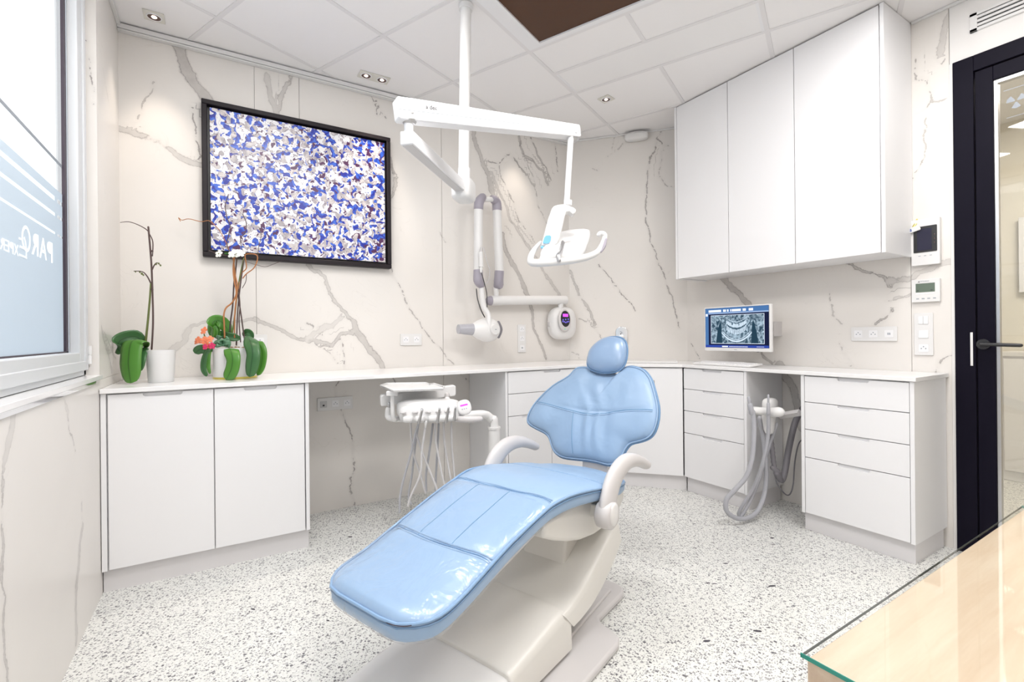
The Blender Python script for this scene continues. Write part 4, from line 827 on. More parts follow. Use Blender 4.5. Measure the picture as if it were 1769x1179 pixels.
bar_ = finish('wall_arm', tube(box(NB(), 3.18, XC, 1.80, 1.90, 1.12, 1.22), [(2.996, 1.93, 1.17), (3.10, 1.86, 1.17), (3.19, 1.85, 1.17)], .016, 10), GREY, mon)
finish('cable', tube(NB(), [(3.0, 1.84, 1.06), (3.02, 1.82, 1.02), (3.09, 1.82, 1.04), (3.14, 1.83, 1.09)], .004, 8), BLACKP, mon)
kb = thing('keyboard', (2.99, 2.02, .921), 'white flat keyboard lying on the worktop under the monitor', 'keyboard')
KA = Vector((2.905, 2.235, 0)); KB_ = Vector((2.893, 1.795, 0)); M = frame((*KA.xy, .922), KB_-KA, (1, -.02, .0)) @ Matrix.Rotation(math.radians(4), 4, 'X')
finish('base', prism(NB(), rrect(0, .44, 0, .145, .008), 0, .012, M), PLASTIC, kb, bevel=.003)
for r_ in range(5):
    n_ = 15 if r_ else 9
    for i in range(n_):
        if r_ == 0: w_ = (.017, .017, .017, .135, .017, .017, .017, .017, .017)[i]; x = (.012, .034, .056, .078, .220, .242, .264, .30, .322)[i]
        else: w_, x = .0185, .010+.0215*i+(.005*(r_ % 3))
        finish('key', box(NB(), x, x+w_, .010+.0235*r_, .030+.0235*r_, .012, .0165, M), WHITE, kb, bevel=0, smooth=False)
for r_ in range(4):
    for i in range(4): finish('key', box(NB(), .348+.0215*i, .3665+.0215*i, .010+.0235*r_, .030+.0235*r_, .012, .0165, M), WHITE, kb, smooth=False)

# ================================================================== DENTAL CHAIR
CT = math.radians(20.5); CU = Vector((math.cos(CT), math.sin(CT), 0)); CV = Vector((-math.sin(CT), math.cos(CT), 0)); V0 = 1.08
def cp(u_, v_, z_): return CU*u_ + CV*(V0+v_) + Vector((0, 0, z_))
MCH = Matrix(((CU.x, CV.x, 0, CV.x*V0), (CU.y, CV.y, 0, CV.y*V0), (0, 0, 1, 0), (0, 0, 0, 1)))
ch = thing('dental_chair', cp(1.45, 0, 0), 'pale blue leather dental chair with white base in the middle of the room', 'dental chair')
top_uz = [(.725, .452), (.76, .456), (.84, .468), (.91, .486), (.98, .510), (1.08, .543), (1.22, .583), (1.31, .603), (1.40, .612), (1.50, .603), (1.60, .588), (1.70, .568), (1.80, .545), (1.90, .528), (1.955, .515)]
def lin(tb, x):
    for (a, b_), (c, d) in zip(tb, tb[1:]):
        if x <= c: f = (x-a)/(c-a); return b_+(d-b_)*max(f, 0)
    return tb[-1][1]
spl = smoothpts([(a, 0, b_) for a, b_ in top_uz], 6); TOPC = [(p.x, p.z) for p in spl]
wid = [(.725, .215), (1.10, .217), (1.30, .226), (1.42, .250), (1.60, .268), (1.76, .255), (1.86, .225), (1.91, .185), (1.955, .12)]
thk = [(.725, .068), (.80, .080), (1.0, .086), (1.3, .082), (1.6, .076), (1.955, .06)]
def halfw(u_):
    w_ = lin(wid, u_); r = .14
    if u_ < .725+r: q = (.725+r-u_)/r; w_ *= (1-.42*q**3.2)
    if u_ > 1.955-.08: q = (u_-1.955+.08)/.08; w_ *= (1-.25*q**3)
    return w_
def cushion(bm, n=86, m=44, grow=0., ulim=(.725, 1.955), e=.42):
    rings = []
    for i in range(n+1):
        u_ = ulim[0]+(ulim[1]-ulim[0])*i/n; zt = lin(TOPC, u_); th = lin(thk, u_); w_ = halfw(u_)+grow
        edge = min((u_-.725)/.028, 1) if u_ < 1 else min((1.955-u_)/.03, 1); sc_ = math.sqrt(max(1-(1-edge)**2, 0))*.92+.08
        ring = []
        for j in range(m):
            a = 2*math.pi*j/m; cx, sx = math.cos(a), math.sin(a)
            y = math.copysign(abs(cx)**e, cx)*w_; z = math.copysign(abs(sx)**(.5), sx)*(th/2*sc_+grow)
            crown = .012*(1-(y/w_)**2) if sx > 0 else 0
            # shallow creases where the panels are stitched
            crease = 0
            if sx > 0:
                for us in (.985, 1.285, 1.60): crease -= .005*math.exp(-((u_-us-.03*(y/w_)**2)/.012)**2)
                if .985 < u_ < 1.285:
                    for ys in (-.07, .07): crease -= .003*math.exp(-((y-ys)/.008)**2)
                crease += .0035*noise.noise(Vector((u_*9, y*9, 1)))*(1 if grow == 0 else 1.4)
            ring.append(bm.verts.new(cp(u_, y, zt-th/2+z+crown+crease)))
        rings.append(ring)
    fs = []
    for A, B in zip(rings, rings[1:]):
        for j in range(m): fs.append(bm.faces.new((A[j], A[(j+1) % m], B[(j+1) % m], B[j])))
    fs += [bm.faces.new(rings[0]), bm.faces.new(rings[-1])]; bmesh.ops.recalc_face_normals(bm, faces=fs); return bm
PIPE2 = principled('pale_blue_piping', (.24, .38, .58), .35)
PIPE = principled('blue_piping', (.16, .29, .48), .4)
seat = finish('seat_cushion', cushion(NB()), LEATHER, ch, sharp=80)
# piping round the upper and lower edge
def edge_line(s, k, du=0): return [cp(u_, s*(halfw(u_)+.0005), lin(TOPC, u_)-lin(thk, u_)*k) for u_ in [.735+(1.93-.735)*i/46 for i in range(47)]]
path = edge_line(1, .20)[::-1]+[cp(.7245, v_, .441) for v_ in (.09, .03, -.03, -.09)]+edge_line(-1, .20)
finish('piping', tube(NB(), path, .0048, 8, 1, smooth=False), PIPE2, seat)
path = edge_line(1, .34)[::-1]+[cp(.7255, v_, .432) for v_ in (.09, .03, -.03, -.09)]+edge_line(-1, .34)
finish('piping', tube(NB(), path, .003, 8, 1, smooth=False), PIPE, seat)
from mathutils.bvhtree import BVHTree
sbvh = BVHTree.FromPolygons([v.co + Vector(ORG[seat.name]) for v in seat.data.vertices], [tuple(p.vertices) for p in seat.data.polygons])
def ssurf(u_, v_, lift=0.):
    h = sbvh.ray_cast(cp(u_, v_, 1.), Vector((0, 0, -1)))[0]; return h + Vector((0, 0, lift)) if h else cp(u_, v_, lin(TOPC, u_))
for us in (.985, 1.285, 1.60):
    for off, r_, m_, lf_ in ((0, .0020, PIPE, .0002), (.008, .0034, LEATHER, 0), (-.008, .0024, LEATHER, 0)):
        finish('seam', tube(NB(), [ssurf(us+off+.03*y*y, y*halfw(us), lf_) for y in [(-.95+1.9*k/30) for k in range(31)]], r_, 6, 1, smooth=False), m_, seat)
for ys in (-.07, .07):
    finish('seam', tube(NB(), [ssurf(u_, ys, .0002) for u_ in [.99+.29*k/20 for k in range(21)]], .0017, 6, 1, smooth=False), SEAM, seat)
finish('zipper', tube(NB(), [cp(.7255, -.10, .438), cp(.728, -.135, .439), cp(.738, -.165, .441), cp(.75, -.180, .443)], .0012, 6), GASKET, seat)
# clear protective cover over the leg rest
cov = finish('clear_foot_cover', cushion(NB(), 40, 44, .005, (.722, 1.27)), CLEARPVC, ch, sharp=80)

# backrest
PB0 = Vector((2.0, 0, .50)); PB1 = Vector((2.20, 0, .97)); BD_ = (PB1-PB0).normalized(); NBk = Vector((-BD_.z, 0, BD_.x))   # normal towards the foot end
def bk(v_, s_, n_): p = PB0 + BD_*s_ + NBk*n_; return cp(p.x, v_, p.z)
outl = [(.167, .511), (.198, .501), (.232, .457), (.309, .397), (.371, .316), (.402, .252), (.41, .201), (.396, .173), (.353, .156), (.298, .14), (.27, .12), (.243, .077), (.214, .049), (.169, .034), (.097, .036), (.039, .040), (-.019, .040), (-.077, .036), (-.12, .050), (-.138, .079), (-.153, .119), (-.175, .147), (-.225, .164), (-.264, .184), (-.285, .215), (-.293, .266), (-.288, .316), (-.274, .358), (-.248, .417), (-.225, .461), (-.182, .504), (-.124, .523), (-.087, .52), (-.054, .485), (-.017, .474), (.044, .476), (.099, .491), (.129, .509)]
BC = Vector((.055, .27, 0))
sm = smoothpts([(a, b_, 0) for a, b_ in outl], 3, True)
def wing(v_): d = max(abs(v_-.055)-.10, 0); return .55*d*d
def pillow(bm, outline, c, front_t, back_t, M_, rings=12, wrinkle=0., p=2.6, wingf=None):
    n = len(outline); layers = []
    for side, tt in ((1, front_t), (-1, back_t)):
        Ls = []
        for k in range(rings+1):
            f = 1-(k/rings)**1.0 if k else 1.; fr = f
            h = (1-fr**p)**(1/2.2)*tt; row = []
            for q in outline:
                a = c + (q-c)*fr; z = h*side
                if side > 0:
                    g = max(0, 1-fr**4)
                    z += wrinkle*g*noise.noise(Vector((a.x*14, a.y*4.5, 3)))
                    # gathered folds running down from the yoke seam
                    if wrinkle: z += wrinkle*.75*g*math.sin((a.x-.25*a.y)*82+4*noise.noise(Vector((a.x*5, a.y*5, 0))))*max(0, 1-abs(a.y-.20)/.26)*max(0, 1-abs(a.x-.03)/.19)
                    if wrinkle: z -= .004*math.exp(-((a.y-.275-.35*(a.x-.05)**2*1.2)/.008)**2)*g
                if wingf: z += wingf(a.x)
                row.append(bm.verts.new(M_(a.x, a.y, z)))
            Ls.append(row)
        layers.append(Ls)
    fs = []
    for Ls in layers:
        for A, B in zip(Ls[:-1], Ls[1:-1]):
            for j in range(n): fs.append(bm.faces.new((A[j], A[(j+1) % n], B[(j+1) % n], B[j])))
        cen = bm.verts.new(sum((v.co for v in Ls[-2]), Vector())/n)
        for j in range(n): fs.append(bm.faces.new((Ls[-2][j], Ls[-2][(j+1) % n], cen)))
        for v in Ls[-1]: bm.verts.remove(v)
    F0, B0_ = layers[0][0], layers[1][0]
    bmesh.ops.remove_doubles(bm, verts=bm.verts, dist=1e-5)
    bmesh.ops.recalc_face_normals(bm, faces=bm.faces); return bm
BKo = [Vector(p) for p in sm]
bkc = finish('backrest', pillow(NB(), BKo, BC, .050, .030, bk, 16, .010, 3.2, wing), LEATHER, ch, sharp=80)
finish('piping', tube(NB(), [bk(q.x, q.y, wing(q.x)) for q in BKo], .0055, 8, 1, smooth=False, closed=True), PIPE, bkc)
finish('piping', tube(NB(), [bk(BC.x+(q.x-BC.x)*.985, BC.y+(q.y-BC.y)*.985, wing(q.x)+.010) for q in BKo], .004, 8, 1, smooth=False, closed=True), LEATHER, bkc)
def bsurf(v_, s_): return wing(v_)+.046
sp2 = [(.375, .294), (.294, .287), (.147, .266), (.032, .259), (-.089, .284), (-.177, .300), (-.265, .305)]
from mathutils.bvhtree import BVHTree
bvh = BVHTree.FromPolygons([v.co + Vector(ORG[bkc.name]) for v in bkc.data.vertices], [tuple(p.vertices) for p in bkc.data.polygons])
BNV = (CU*NBk.x + Vector((0, 0, NBk.z)))
def surf(v_, s_, lift=.0):
    h = bvh.ray_cast(bk(v_, s_, .3), -BNV)[0]; return (h + BNV*lift) if h else bk(v_, s_, wing(v_)+.02)
q = smoothpts([(a, b_, 0) for a, b_ in sp2], 8)
finish('seam', tube(NB(), [surf(p.x, p.y, -.0006) for p in q], .0024, 6, 1, smooth=False), SEAM, bkc)
finish('seam', tube(NB(), [surf(p.x, p.y-.007, .0002) for p in q], .0028, 6, 1, smooth=False), LEATHER, bkc)
finish('seam', tube(NB(), [surf(.136-.03*k/20, .262-.20*k/20, -.0006) for k in range(21)], .0022, 6, 1, smooth=False), SEAM, bkc)
finish('back_shell', pillow(NB(), [BC+(q-BC)*.80 for q in BKo], BC, -.026, .050, bk, 10, 0., 3), BONE, ch, sharp=80)
finish('back_bracket', box(box(NB(), 2.02, 2.06, -.07, .07, .33, .60, MCH), 1.72, 2.06, -.075, .075, .36, .47, MCH), GREY, ch, bevel=.01, seg=3)
hd_out = [(.119, .536), (.114, .592), (.072, .643), (.015, .668), (-.046, .663), (-.08, .633), (-.095, .576), (-.09, .518), (-.058, .484), (.009, .472), (.071, .482), (.107, .502)]
HO = [Vector(p) for p in smoothpts([(a, b_, 0) for a, b_ in hd_out], 5, True)]; HC = Vector((.012, .572, 0))
def hk(v_, s_, n_): return bk(v_, s_, n_+.035)
hr = finish('headrest', pillow(NB(), HO, HC, .055, .030, hk, 12, 0., 2.4), principled('blue_headrest_leather', (.27, .40, .60), .34, coat=.8, Coat_Roughness=.28), ch, sharp=80)
finish('piping', tube(NB(), [hk(q.x, q.y, .004) for q in HO], .004, 8, 1, smooth=False, closed=True), PIPE, hr)
finish('headrest_bar', box(NB(), -.018, .04, 0, .012, 0, .16, Matrix(((CV.x, NBk.x*CU.x, BD_.x*CU.x, bk(0, .42, -.035).x), (CV.y, NBk.x*CU.y, BD_.x*CU.y, bk(0, .42, -.035).y), (0, NBk.z, BD_.z, bk(0, .42, -.035).z), (0, 0, 0, 1)))), STEEL, ch, bevel=.003)

# seat pan, base covers, base plate
def sideprof(name, poly, v0, v1, mat, bev=.012, seg=4, parent=ch):
    bm = prism(NB(), poly, V0*0+v0, v1, Matrix(((CU.x, 0, CV.x, CV.x*V0), (CU.y, 0, CV.y, CV.y*V0), (0, 1, 0, 0), (0, 0, 0, 1))), 'z')
    return finish(name, bm, mat, parent, bevel=bev, seg=seg, sharp=30)
sideprof('seat_pan', [(1.285, .475), (1.29, .525), (1.60, .535), (1.90, .515), (1.90, .44), (1.83, .385), (1.75, .372), (1.63, .371), (1.53, .385), (1.44, .410), (1.36, .440)], -.205, .205, BONE, .014)
sideprof('leg_rest_support', [(.80, .405), (.81, .425), (1.0, .445), (1.30, .53), (1.40, .53), (1.32, .47), (1.05, .40)], -.16, .16, GREY, .01)
sideprof('lift_column', [(1.55, .10), (1.60, .385), (1.86, .385), (1.80, .26), (1.70, .10)], -.10, .10, BONE, .012)
def swoop(name, top, bot, vh, mat, drop=.02, n=10):
    """cover whose top surface follows `top` and is crowned across; bottom follows `bot`; rounded shoulders"""
    bm = NB(); T_ = [(p.x, p.z) for p in smoothpts([(a, 0, b_) for a, b_ in top], 6)]; B_ = [(p.x, p.z) for p in smoothpts([(a, 0, b_) for a, b_ in bot], 6)]
    m = len(T_); rings = []
    for i in range(m):
        (tu, tz), (bu, bz) = T_[i], B_[min(int(i*(len(B_)-1)/(m-1)), len(B_)-1)]
        ring = []
        prof = [(-1, 0.), (-1, .75), (-.985, .90), (-.95, .97), (-.88, 1.), (-.5, 1.03), (0, 1.04), (.5, 1.03), (.88, 1.), (.95, .97), (.985, .90), (1, .75), (1, 0.)]
        for y, f in prof: ring.append(bm.verts.new(cp(bu+(tu-bu)*min(f, 1), y*vh, bz+(tz-bz)*f)))
        rings.append(ring)
    fs = []
    k = len(rings[0])
    for A, B in zip(rings, rings[1:]):
        for j in range(k): fs.append(bm.faces.new((A[j], A[(j+1) % k], B[(j+1) % k], B[j])))
    fs += [bm.faces.new(rings[0]), bm.faces.new(rings[-1])]
    bmesh.ops.recalc_face_normals(bm, faces=fs); return finish(name, bm, mat, ch, sharp=50)
swoop('upper_base_cover', [(1.375, .188), (1.43, .196), (1.52, .222), (1.62, .268), (1.72, .325), (1.80, .372)], [(1.440, .118), (1.50, .122), (1.58, .137), (1.67, .175), (1.755, .225), (1.83, .285)], .222, BONE)
swoop('middle_base_cover', [(1.085, .136), (1.10, .149), (1.20, .165), (1.30, .182), (1.36, .193), (1.40, .190), (1.425, .16)], [(1.09, .045), (1.12, .045), (1.20, .045), (1.30, .045), (1.36, .045), (1.40, .045), (1.43, .045)], .220, BONE)
swoop('front_base_cover', [(.76, .07), (.775, .088), (.83, .104), (.92, .118), (1.02, .128), (1.09, .132), (1.12, .12)], [(.755, .03), (.78, .03), (.83, .03), (.92, .03), (1.02, .03), (1.09, .03), (1.12, .03)], .214, PLASTIC)
bpo = [(.70, -.16), (.74, -.22), (.95, -.30), (1.02, -.325), (1.58, -.325), (1.615, -.31), (1.635, -.275), (1.655, -.215), (1.68, -.195), (1.90, -.195), (1.94, -.18), (1.96, -.14)]
bpo = bpo + [(a, -b_) for a, b_ in bpo[::-1]]
bm = prism(NB(), bpo, .001, .030, MCH); finish('base_plate', bm, GREY, ch, bevel=.010, seg=3)
bm = prism(NB(), [(1.20, -.20), (1.60, -.17), (1.88, -.15), (1.88, .15), (1.60, .17), (1.20, .20)], .028, .040, MCH); finish('base_plate_step', bm, GREY, ch, bevel=.005, seg=3)
# arm rests
def armrest(s):
    o_ = V0*0; vv = s*.285
    pts = [(1.565, .475), (1.585, .530), (1.625, .590), (1.685, .628), (1.75, .640), (1.82, .632), (1.88, .612), (1.935, .588)]
    bm = tube(NB(), [cp(a, vv, b_) for a, b_ in pts], [.042, .048, .046, .040, .033, .027, .023, .020], 16, 6, True, [.030, .030, .030, .030, .028, .026, .024, .020] and [.026]*8, up=tuple(CV))
    lathe(bm, [(0, -.030), (.040, -.030), (.050, -.022), (.052, 0), (.050, .024), (.040, .032), (0, .032)], towards(cp(1.572, vv, .487), CV*s), 28)
    a_ = finish('armrest', bm, GREY, ch, sharp=60)
    finish('pivot_cap', lathe(NB(), [(0, .036), (.026, .036), (.032, .033), (.034, .030)], towards(cp(1.572, vv, .492), CV*s) @ Matrix.Scale(1.25, 4, (0, 1, 0)), 24), PLASTIC, a_)
    return a_
armrest(-1); armrest(1)
sideprof('armrest_bracket', [(1.60, .45), (1.60, .50), (1.68, .50), (1.68, .45)], -.27, .27, BONE, .006)

# ================================================================== DELIVERY UNIT (behind the chair)
DUo = at(853, 860, 2.70); DUo.z = 0
du = thing('delivery_unit', (DUo.x, DUo.y, 0), 'white instrument delivery unit with hanging hoses left of the chair', 'dental unit')
DEP = 2.62
def P_(x, y, d=DEP): return at(x, y, d)
def Zs(x, y): return 650+x/8.04, 650+y/8.04
def q_(x, y, d=DEP): return at(*Zs(x, y), d)
post = NB(); c = q_(1635, 715, 2.66)
tube(post, [(c.x, c.y, c.z), (c.x, c.y, .10)], .033, 20, smooth=False, roundcap=False); finish('post', post, PLASTIC, du)
finish('post_collar', tube(NB(), [(c.x, c.y, c.z+.004), (c.x, c.y, c.z-.008)], .036, 20, smooth=False, roundcap=False), PLASTIC, du)
finish('base_foot', prism(NB(), [(c.x-.09, c.y-.07), (c.x+.07, c.y-.09), (c.x+.10, c.y+.06), (c.x-.06, c.y+.09)], .001, .10), BONE, du, bevel=.02, seg=4)
finish('support_arm', tube(NB(), [c+Vector((0, 0, -.02)), c+Vector((0, 0, .045)), q_(1600, 600, 2.66), q_(1540, 548, 2.65), q_(1450, 532, 2.62), q_(1300, 545, 2.60), q_(1150, 560, 2.58)], .023, 14, 5), PLASTIC, du)
finish('grip_handle', tube(NB(), [q_(1100, 605, 2.50), q_(1180, 602, 2.47), q_(1300, 606, 2.46), q_(1450, 596, 2.47)], [.012, .017, .019, .014], 14, 5), GREY, du)
# beam behind the head
b0, b1 = q_(85, 335, 2.66), q_(1065, 200, 2.80); dv = (b1-b0).normalized(); Mb = frame(b0, dv, Vector((0, 0, 1)).cross(dv), (0, 0, 1)); L_ = (b1-b0).length
finish('flex_beam', prism(NB(), rrect(-.012, L_+.012, -.032, .032, .012), -.028, .028, Mb, 'y'), PLASTIC, du, bevel=.006, seg=3)
finish('beam_joint', tube(NB(), [q_(985, 255, 2.75), q_(985, 310, 2.75)], .014, 12, smooth=False), GREY, du)
finish('beam_joint', tube(NB(), [q_(175, 385, 2.62), q_(175, 460, 2.62)], .010, 12, smooth=False), STEEL, du)
finish('pivot_block', tube(NB(), [q_(985, 330, 2.74), q_(985, 420, 2.74)], .020, 16, smooth=False), PLASTIC, du)
finish('carrier', tube(NB(), [q_(168, 460, 2.62), q_(168, 560, 2.62), q_(230, 592, 2.60), q_(420, 600, 2.56), q_(560, 600, 2.55)], [.016, .018, .017, .016, .014], 12), PLASTIC, du)
# tray
zt = .868; tp_ = [at_z(*Zs(60, 132), zt), at_z(*Zs(150, 105), zt), at_z(*Zs(690, 97), zt), at_z(*Zs(740, 118), zt), at_z(*Zs(800, 106), zt), at_z(*Zs(940, 150), zt), at_z(*Zs(930, 172), zt), at_z(*Zs(240, 200), zt)]
tray = finish('tray', prism(NB(), [(p.x, p.y) for p in tp_], zt-.010, zt-.003), PLASTIC, du, bevel=.002)
rim = [(p.x, p.y, zt) for p in tp_]; finish('tray_rim', tube(NB(), rim, .005, 8, 1, smooth=False, closed=True), PLASTIC, tray)
tb = at_z(*Zs(228, 205), zt-.01); finish('tray_post', tube(NB(), [(tb.x, tb.y, zt-.012), (tb.x, tb.y, .715), tuple(q_(300, 590, 2.54))], .011, 12, 4), PLASTIC, du)
finish('tray_clamp', prism(NB(), rrect(-.03, .03, -.022, .022, .006), zt-.035, zt-.011, frame((tb.x, tb.y, 0), RT, FW)), PLASTIC, du, bevel=.003)
# head
hc = q_(745, 500, 2.56); rx = (RT*math.cos(.18)+FW*math.sin(.18)).normalized(); ry = Vector((0, 0, 1)).cross(rx).normalized(); Mh = frame(hc, rx, ry) @ Matrix.Rotation(math.radians(-9), 4, 'X')
bm = NB(); superell(bm, (-.005, .03, .020), .172, .125, .052, Mh, .55, 40, 14); finish('head_body', bm, PLASTIC, du, sharp=80)
bm = NB(); superell(bm, (.005, -.045, -.006), .165, .075, .050, Mh, .5, 40, 12); finish('head_front', bm, PLASTIC, du, sharp=80)
hx = [-.112, -.052, .014, .066, .112]; hpx = [(640, 470, 590, 650), None, (880, 455, 850, 640), (1005, 440, 970, 640), (1100, 440, 1085, 610)]
for i, x in enumerate(hx):
    bm = NB(); superell(bm, (x, -.104, -.034), .027, .036, .018, Mh, .6, 18, 8); hb = finish('handpiece_holder', bm, PLASTIC, du, sharp=80)
    finish('holder_recess', lathe(NB(), [(0, .0), (.013, .0), (.016, .004), (.014, .010)], Mh @ Matrix.Translation((x-.024, -.118, -.006)), 14), GREY, hb)
for i, h_ in enumerate(hpx):
    if h_ is None: continue
    a, b_ = q_(h_[0], h_[1], 2.37), q_(h_[2], h_[3], 2.39); hp = finish('handpiece', tube(NB(), [a, a+(b_-a)*.4, b_], [.0055, .0065, .0085], 12, 3), STEEL, du)
    finish('handpiece_head', tube(NB(), [a+Vector((0, 0, -.002)), a-FW*.012+Vector((0, 0, .002))], .0075 if i == 0 else .005, 12, smooth=False), CHROME, hp)
finish('syringe_tip', tube(NB(), [q_(690, 640, 2.44), q_(683, 715, 2.44)], [.008, .004], 10, 1, smooth=False), PLASTIC, du)
# display pod
pc_ = q_(1223, 430, 2.48); n_ = (CAM-pc_).normalized(); Mp = towards(pc_, (n_+Vector((0, 0, .25))).normalized(), (0, 0, 1)) @ Matrix.Rotation(math.radians(12), 4, 'Z')
bm = NB(); superell(bm, (0, 0, -.006), .037, .041, .012, Mp, .8, 28, 10); pod = finish('display_pod', bm, PLASTIC, du, sharp=80)
finish('display', prism(NB(), rrect(-.020, .020, .004, .013, .002), .0055, .0065, Mp), PINK, pod, smooth=False)
b_ = NB()
for i in range(3): prism(b_, rrect(-.016+.011*i, -.010+.011*i, -.014, -.009, .001), .0055, .0065, Mp)
finish('buttons', b_, GREYMARK, pod, smooth=False)
finish('pod_neck', tube(NB(), [pc_+Vector((0, 0, -.03))+FW*.02, q_(1190, 540, 2.55)], .012, 10, smooth=False), PLASTIC, du)
# hoses (full-photo pixels with depths)
H7 = lambda a, b_: (530+a/3.467, 560+b_/3.467)
hoses = [([(622, 590), (626, 680), (640, 780), (680, 900), (712, 1010)], 2.52, HOSEL), ([(672, 590), (650, 660), (620, 790), (580, 930), (558, 1040), (556, 1130)], 2.46, HOSE), ([(652, 650), (700, 790), (770, 965), (800, 1060)], 2.50, HOSEL), ([(668, 600), (650, 720), (630, 900), (610, 1030), (625, 1080)], 2.56, HOSE),
    ([(710, 620), (690, 760), (680, 900), (620, 1040), (607, 1090)], 2.45, HOSEL), ([(755, 600), (735, 760), (715, 900), (716, 1000)], 2.52, HOSE), ([(768, 600), (775, 720), (800, 850), (818, 940), (850, 1040)], 2.50, HOSEL), ([(790, 600), (782, 760), (772, 950), (775, 1040)], 2.54, HOSE),
    ([(818, 590), (826, 720), (846, 840), (858, 910), (880, 1010)], 2.52, HOSEL), ([(866, 590), (868, 720), (880, 860), (890, 980)], 2.54, HOSEL)]
for pts, d, mt in hoses: finish('hose', tube(NB(), [at(*H7(*p), d) for p in pts], .0058, 8, 6), mt, du)

# ================================================================== OPERATING LAMP
pole = Vector((1.085, 2.20, 0))
lp = thing('operating_lamp', (pole.x, pole.y, H), 'white ceiling-mounted dental operating lamp on a long jointed arm', 'lamp')
pb = at(801, 318, 2.44)
finish('ceiling_pole', tube(NB(), [(1.093, 2.196, H), tuple(pb)], .028, 20, smooth=False, roundcap=False), PLASTIC, lp)
finish('pole_collar', tube(NB(), [(1.093, 2.196, H-.002), (1.092, 2.197, H-.028)], .036, 24, smooth=False, roundcap=False), PLASTIC, lp)
finish('pole_sleeve', tube(NB(), [at(802, 291, 2.44), at(801, 312, 2.44)], .031, 24, smooth=False, roundcap=False), WHITE, lp)
jb = at(801, 329, 2.42); e0 = at(706, 232, 1.80); e0.z = jb.z-.005; adir = (e0-jb); adir.z = 0; adir.normalize()
Mj = frame(jb, adir, Vector((0, 0, 1)).cross(adir))
bm = NB(); superell(bm, (0, 0, .0), .068, .052, .060, Mj, .45, 28, 12); pv = finish('pivot_housing', bm, PLASTIC, lp, sharp=80)
al = (Vector((e0.x, e0.y, 0))-Vector((jb.x, jb.y, 0))).length
finish('lower_arm', prism(NB(), rrect(.045, al+.02, -.022, .030, .005), -.026, .026, Mj, 'y'), WHITE, lp, bevel=.004, seg=3)
finish('arm_under_strip', box(NB(), .06, al+.01, -.020, .020, -.0235, -.0215, Mj), GREY, lp, smooth=False)
ej = Mj @ Vector((al, 0, .03)); ua = at(706, 195, 1.80); ub = at(990, 229, 2.22)
finish('arm_stem', tube(NB(), [ej+Vector((0, 0, -.02)), Vector((ej.x, ej.y, ua.z))], .017, 16, smooth=False), WHITE, lp)
ua = Vector((ej.x, ej.y, ua.z)); ud = (ub-ua); UL = ud.length; ud.normalize(); side = Vector((0, 0, 1)).cross(ud).normalized(); upv = ud.cross(side)*-1 if ud.cross(side).z < 0 else ud.cross(side); Mu = frame(ua, ud, side, upv)
arm_poly = [(-.050, -.030), (-.050, .040), (-.042, .046), (.02, .046), (UL+.02, .030), (UL+.026, .024), (UL+.026, -.022), (UL+.018, -.027), (.05, -.036), (-.042, -.036)]
ul = finish('upper_arm', prism(NB(), arm_poly, -.026, .026, Mu, 'y'), WHITE, lp, bevel=.006, seg=3)
finish('arm_groove', box(NB(), -.045, UL+.02, -.0266, -.0258, -.002, -.0005, Mu), GREYMARK, ul, smooth=False)
for x in (.005, UL-.005): finish('arm_screw', lathe(NB(), [(0, .0), (.006, 0), (.006, .002), (0, .003)], Mu @ Matrix.Translation((x, -.0255, -.008)) @ Matrix.Rotation(math.pi/2, 4, 'X'), 12), STEEL, ul)
for x in (-.0, UL-.005): finish('joint_cap', lathe(NB(), [(0, -.016), (.020, -.012), (.030, 0), (0, 0)], Mu @ Matrix.Translation((x, 0, -.032)), 18), STEEL, ul)
text_mesh('brand_lettering', 'a dec', .022, Mu @ Matrix.Translation((.062, -.0268, .012)) @ Matrix.Rotation(math.pi/2, 4, 'X'), DARKPRINT, ul)
text_mesh('brand_lettering', '·', .030, Mu @ Matrix.Translation((.0745, -.0268, .020)) @ Matrix.Rotation(math.pi/2, 4, 'X'), BLUEBTN, ul)
hb_ = at(979, 352, 2.20); rt_ = at(986, 238, 2.20)
finish('lamp_rod', tube(NB(), [rt_, hb_], .0135, 14, smooth=False), WHITE, lp)
LZ = lambda x, y: (890+x/8.42, 340+y/8.42)
lq = lambda x, y, d=2.20: at(*LZ(x, y), d)
finish('rod_collar', tube(NB(), [lq(768, 55), lq(765, 125)], .019, 18, smooth=False, roundcap=False), WHITE, lp)
def camprism(bm, pts, d0, d1): # outline given at depth d0, extruded straight back along the view axis of the fixture
    lo = [lq(x, y, d0) for x, y in pts]; dd = FW*(d1-d0); a = [bm.verts.new(p) for p in lo]; b2 = [bm.verts.new(p+dd) for p in lo]; n = len(pts)
    fs = [bm.faces.new(a), bm.faces.new(b2)]+[bm.faces.new((a[i], a[(i+1) % n], b2[(i+1) % n], b2[i])) for i in range(n)]
    bmesh.ops.recalc_face_normals(bm, faces=fs); return bm
yk = finish('yoke', camprism(NB(), [(535, 170), (565, 135), (620, 115), (700, 108), (760, 120), (850, 155), (890, 190), (880, 235), (840, 262), (790, 215), (745, 222), (722, 290), (690, 440), (650, 600), (610, 690), (560, 712), (380, 712), (385, 690), (430, 520), (480, 320)], 2.155, 2.215), PLASTIC, lp, bevel=.010, seg=4)
finish('yoke_button', camprism(NB(), [(425, 590), (450, 565), (505, 562), (523, 580), (515, 640), (490, 678), (410, 682), (405, 660)], 2.150, 2.156), BLUEBTN, yk, bevel=.001)
finish('yoke_ring', tube(NB(), [lq(385, 735, 2.16), lq(450, 750, 2.155), lq(520, 745, 2.155), lq(590, 722, 2.16)], .006, 8), BLUEBTN, yk)
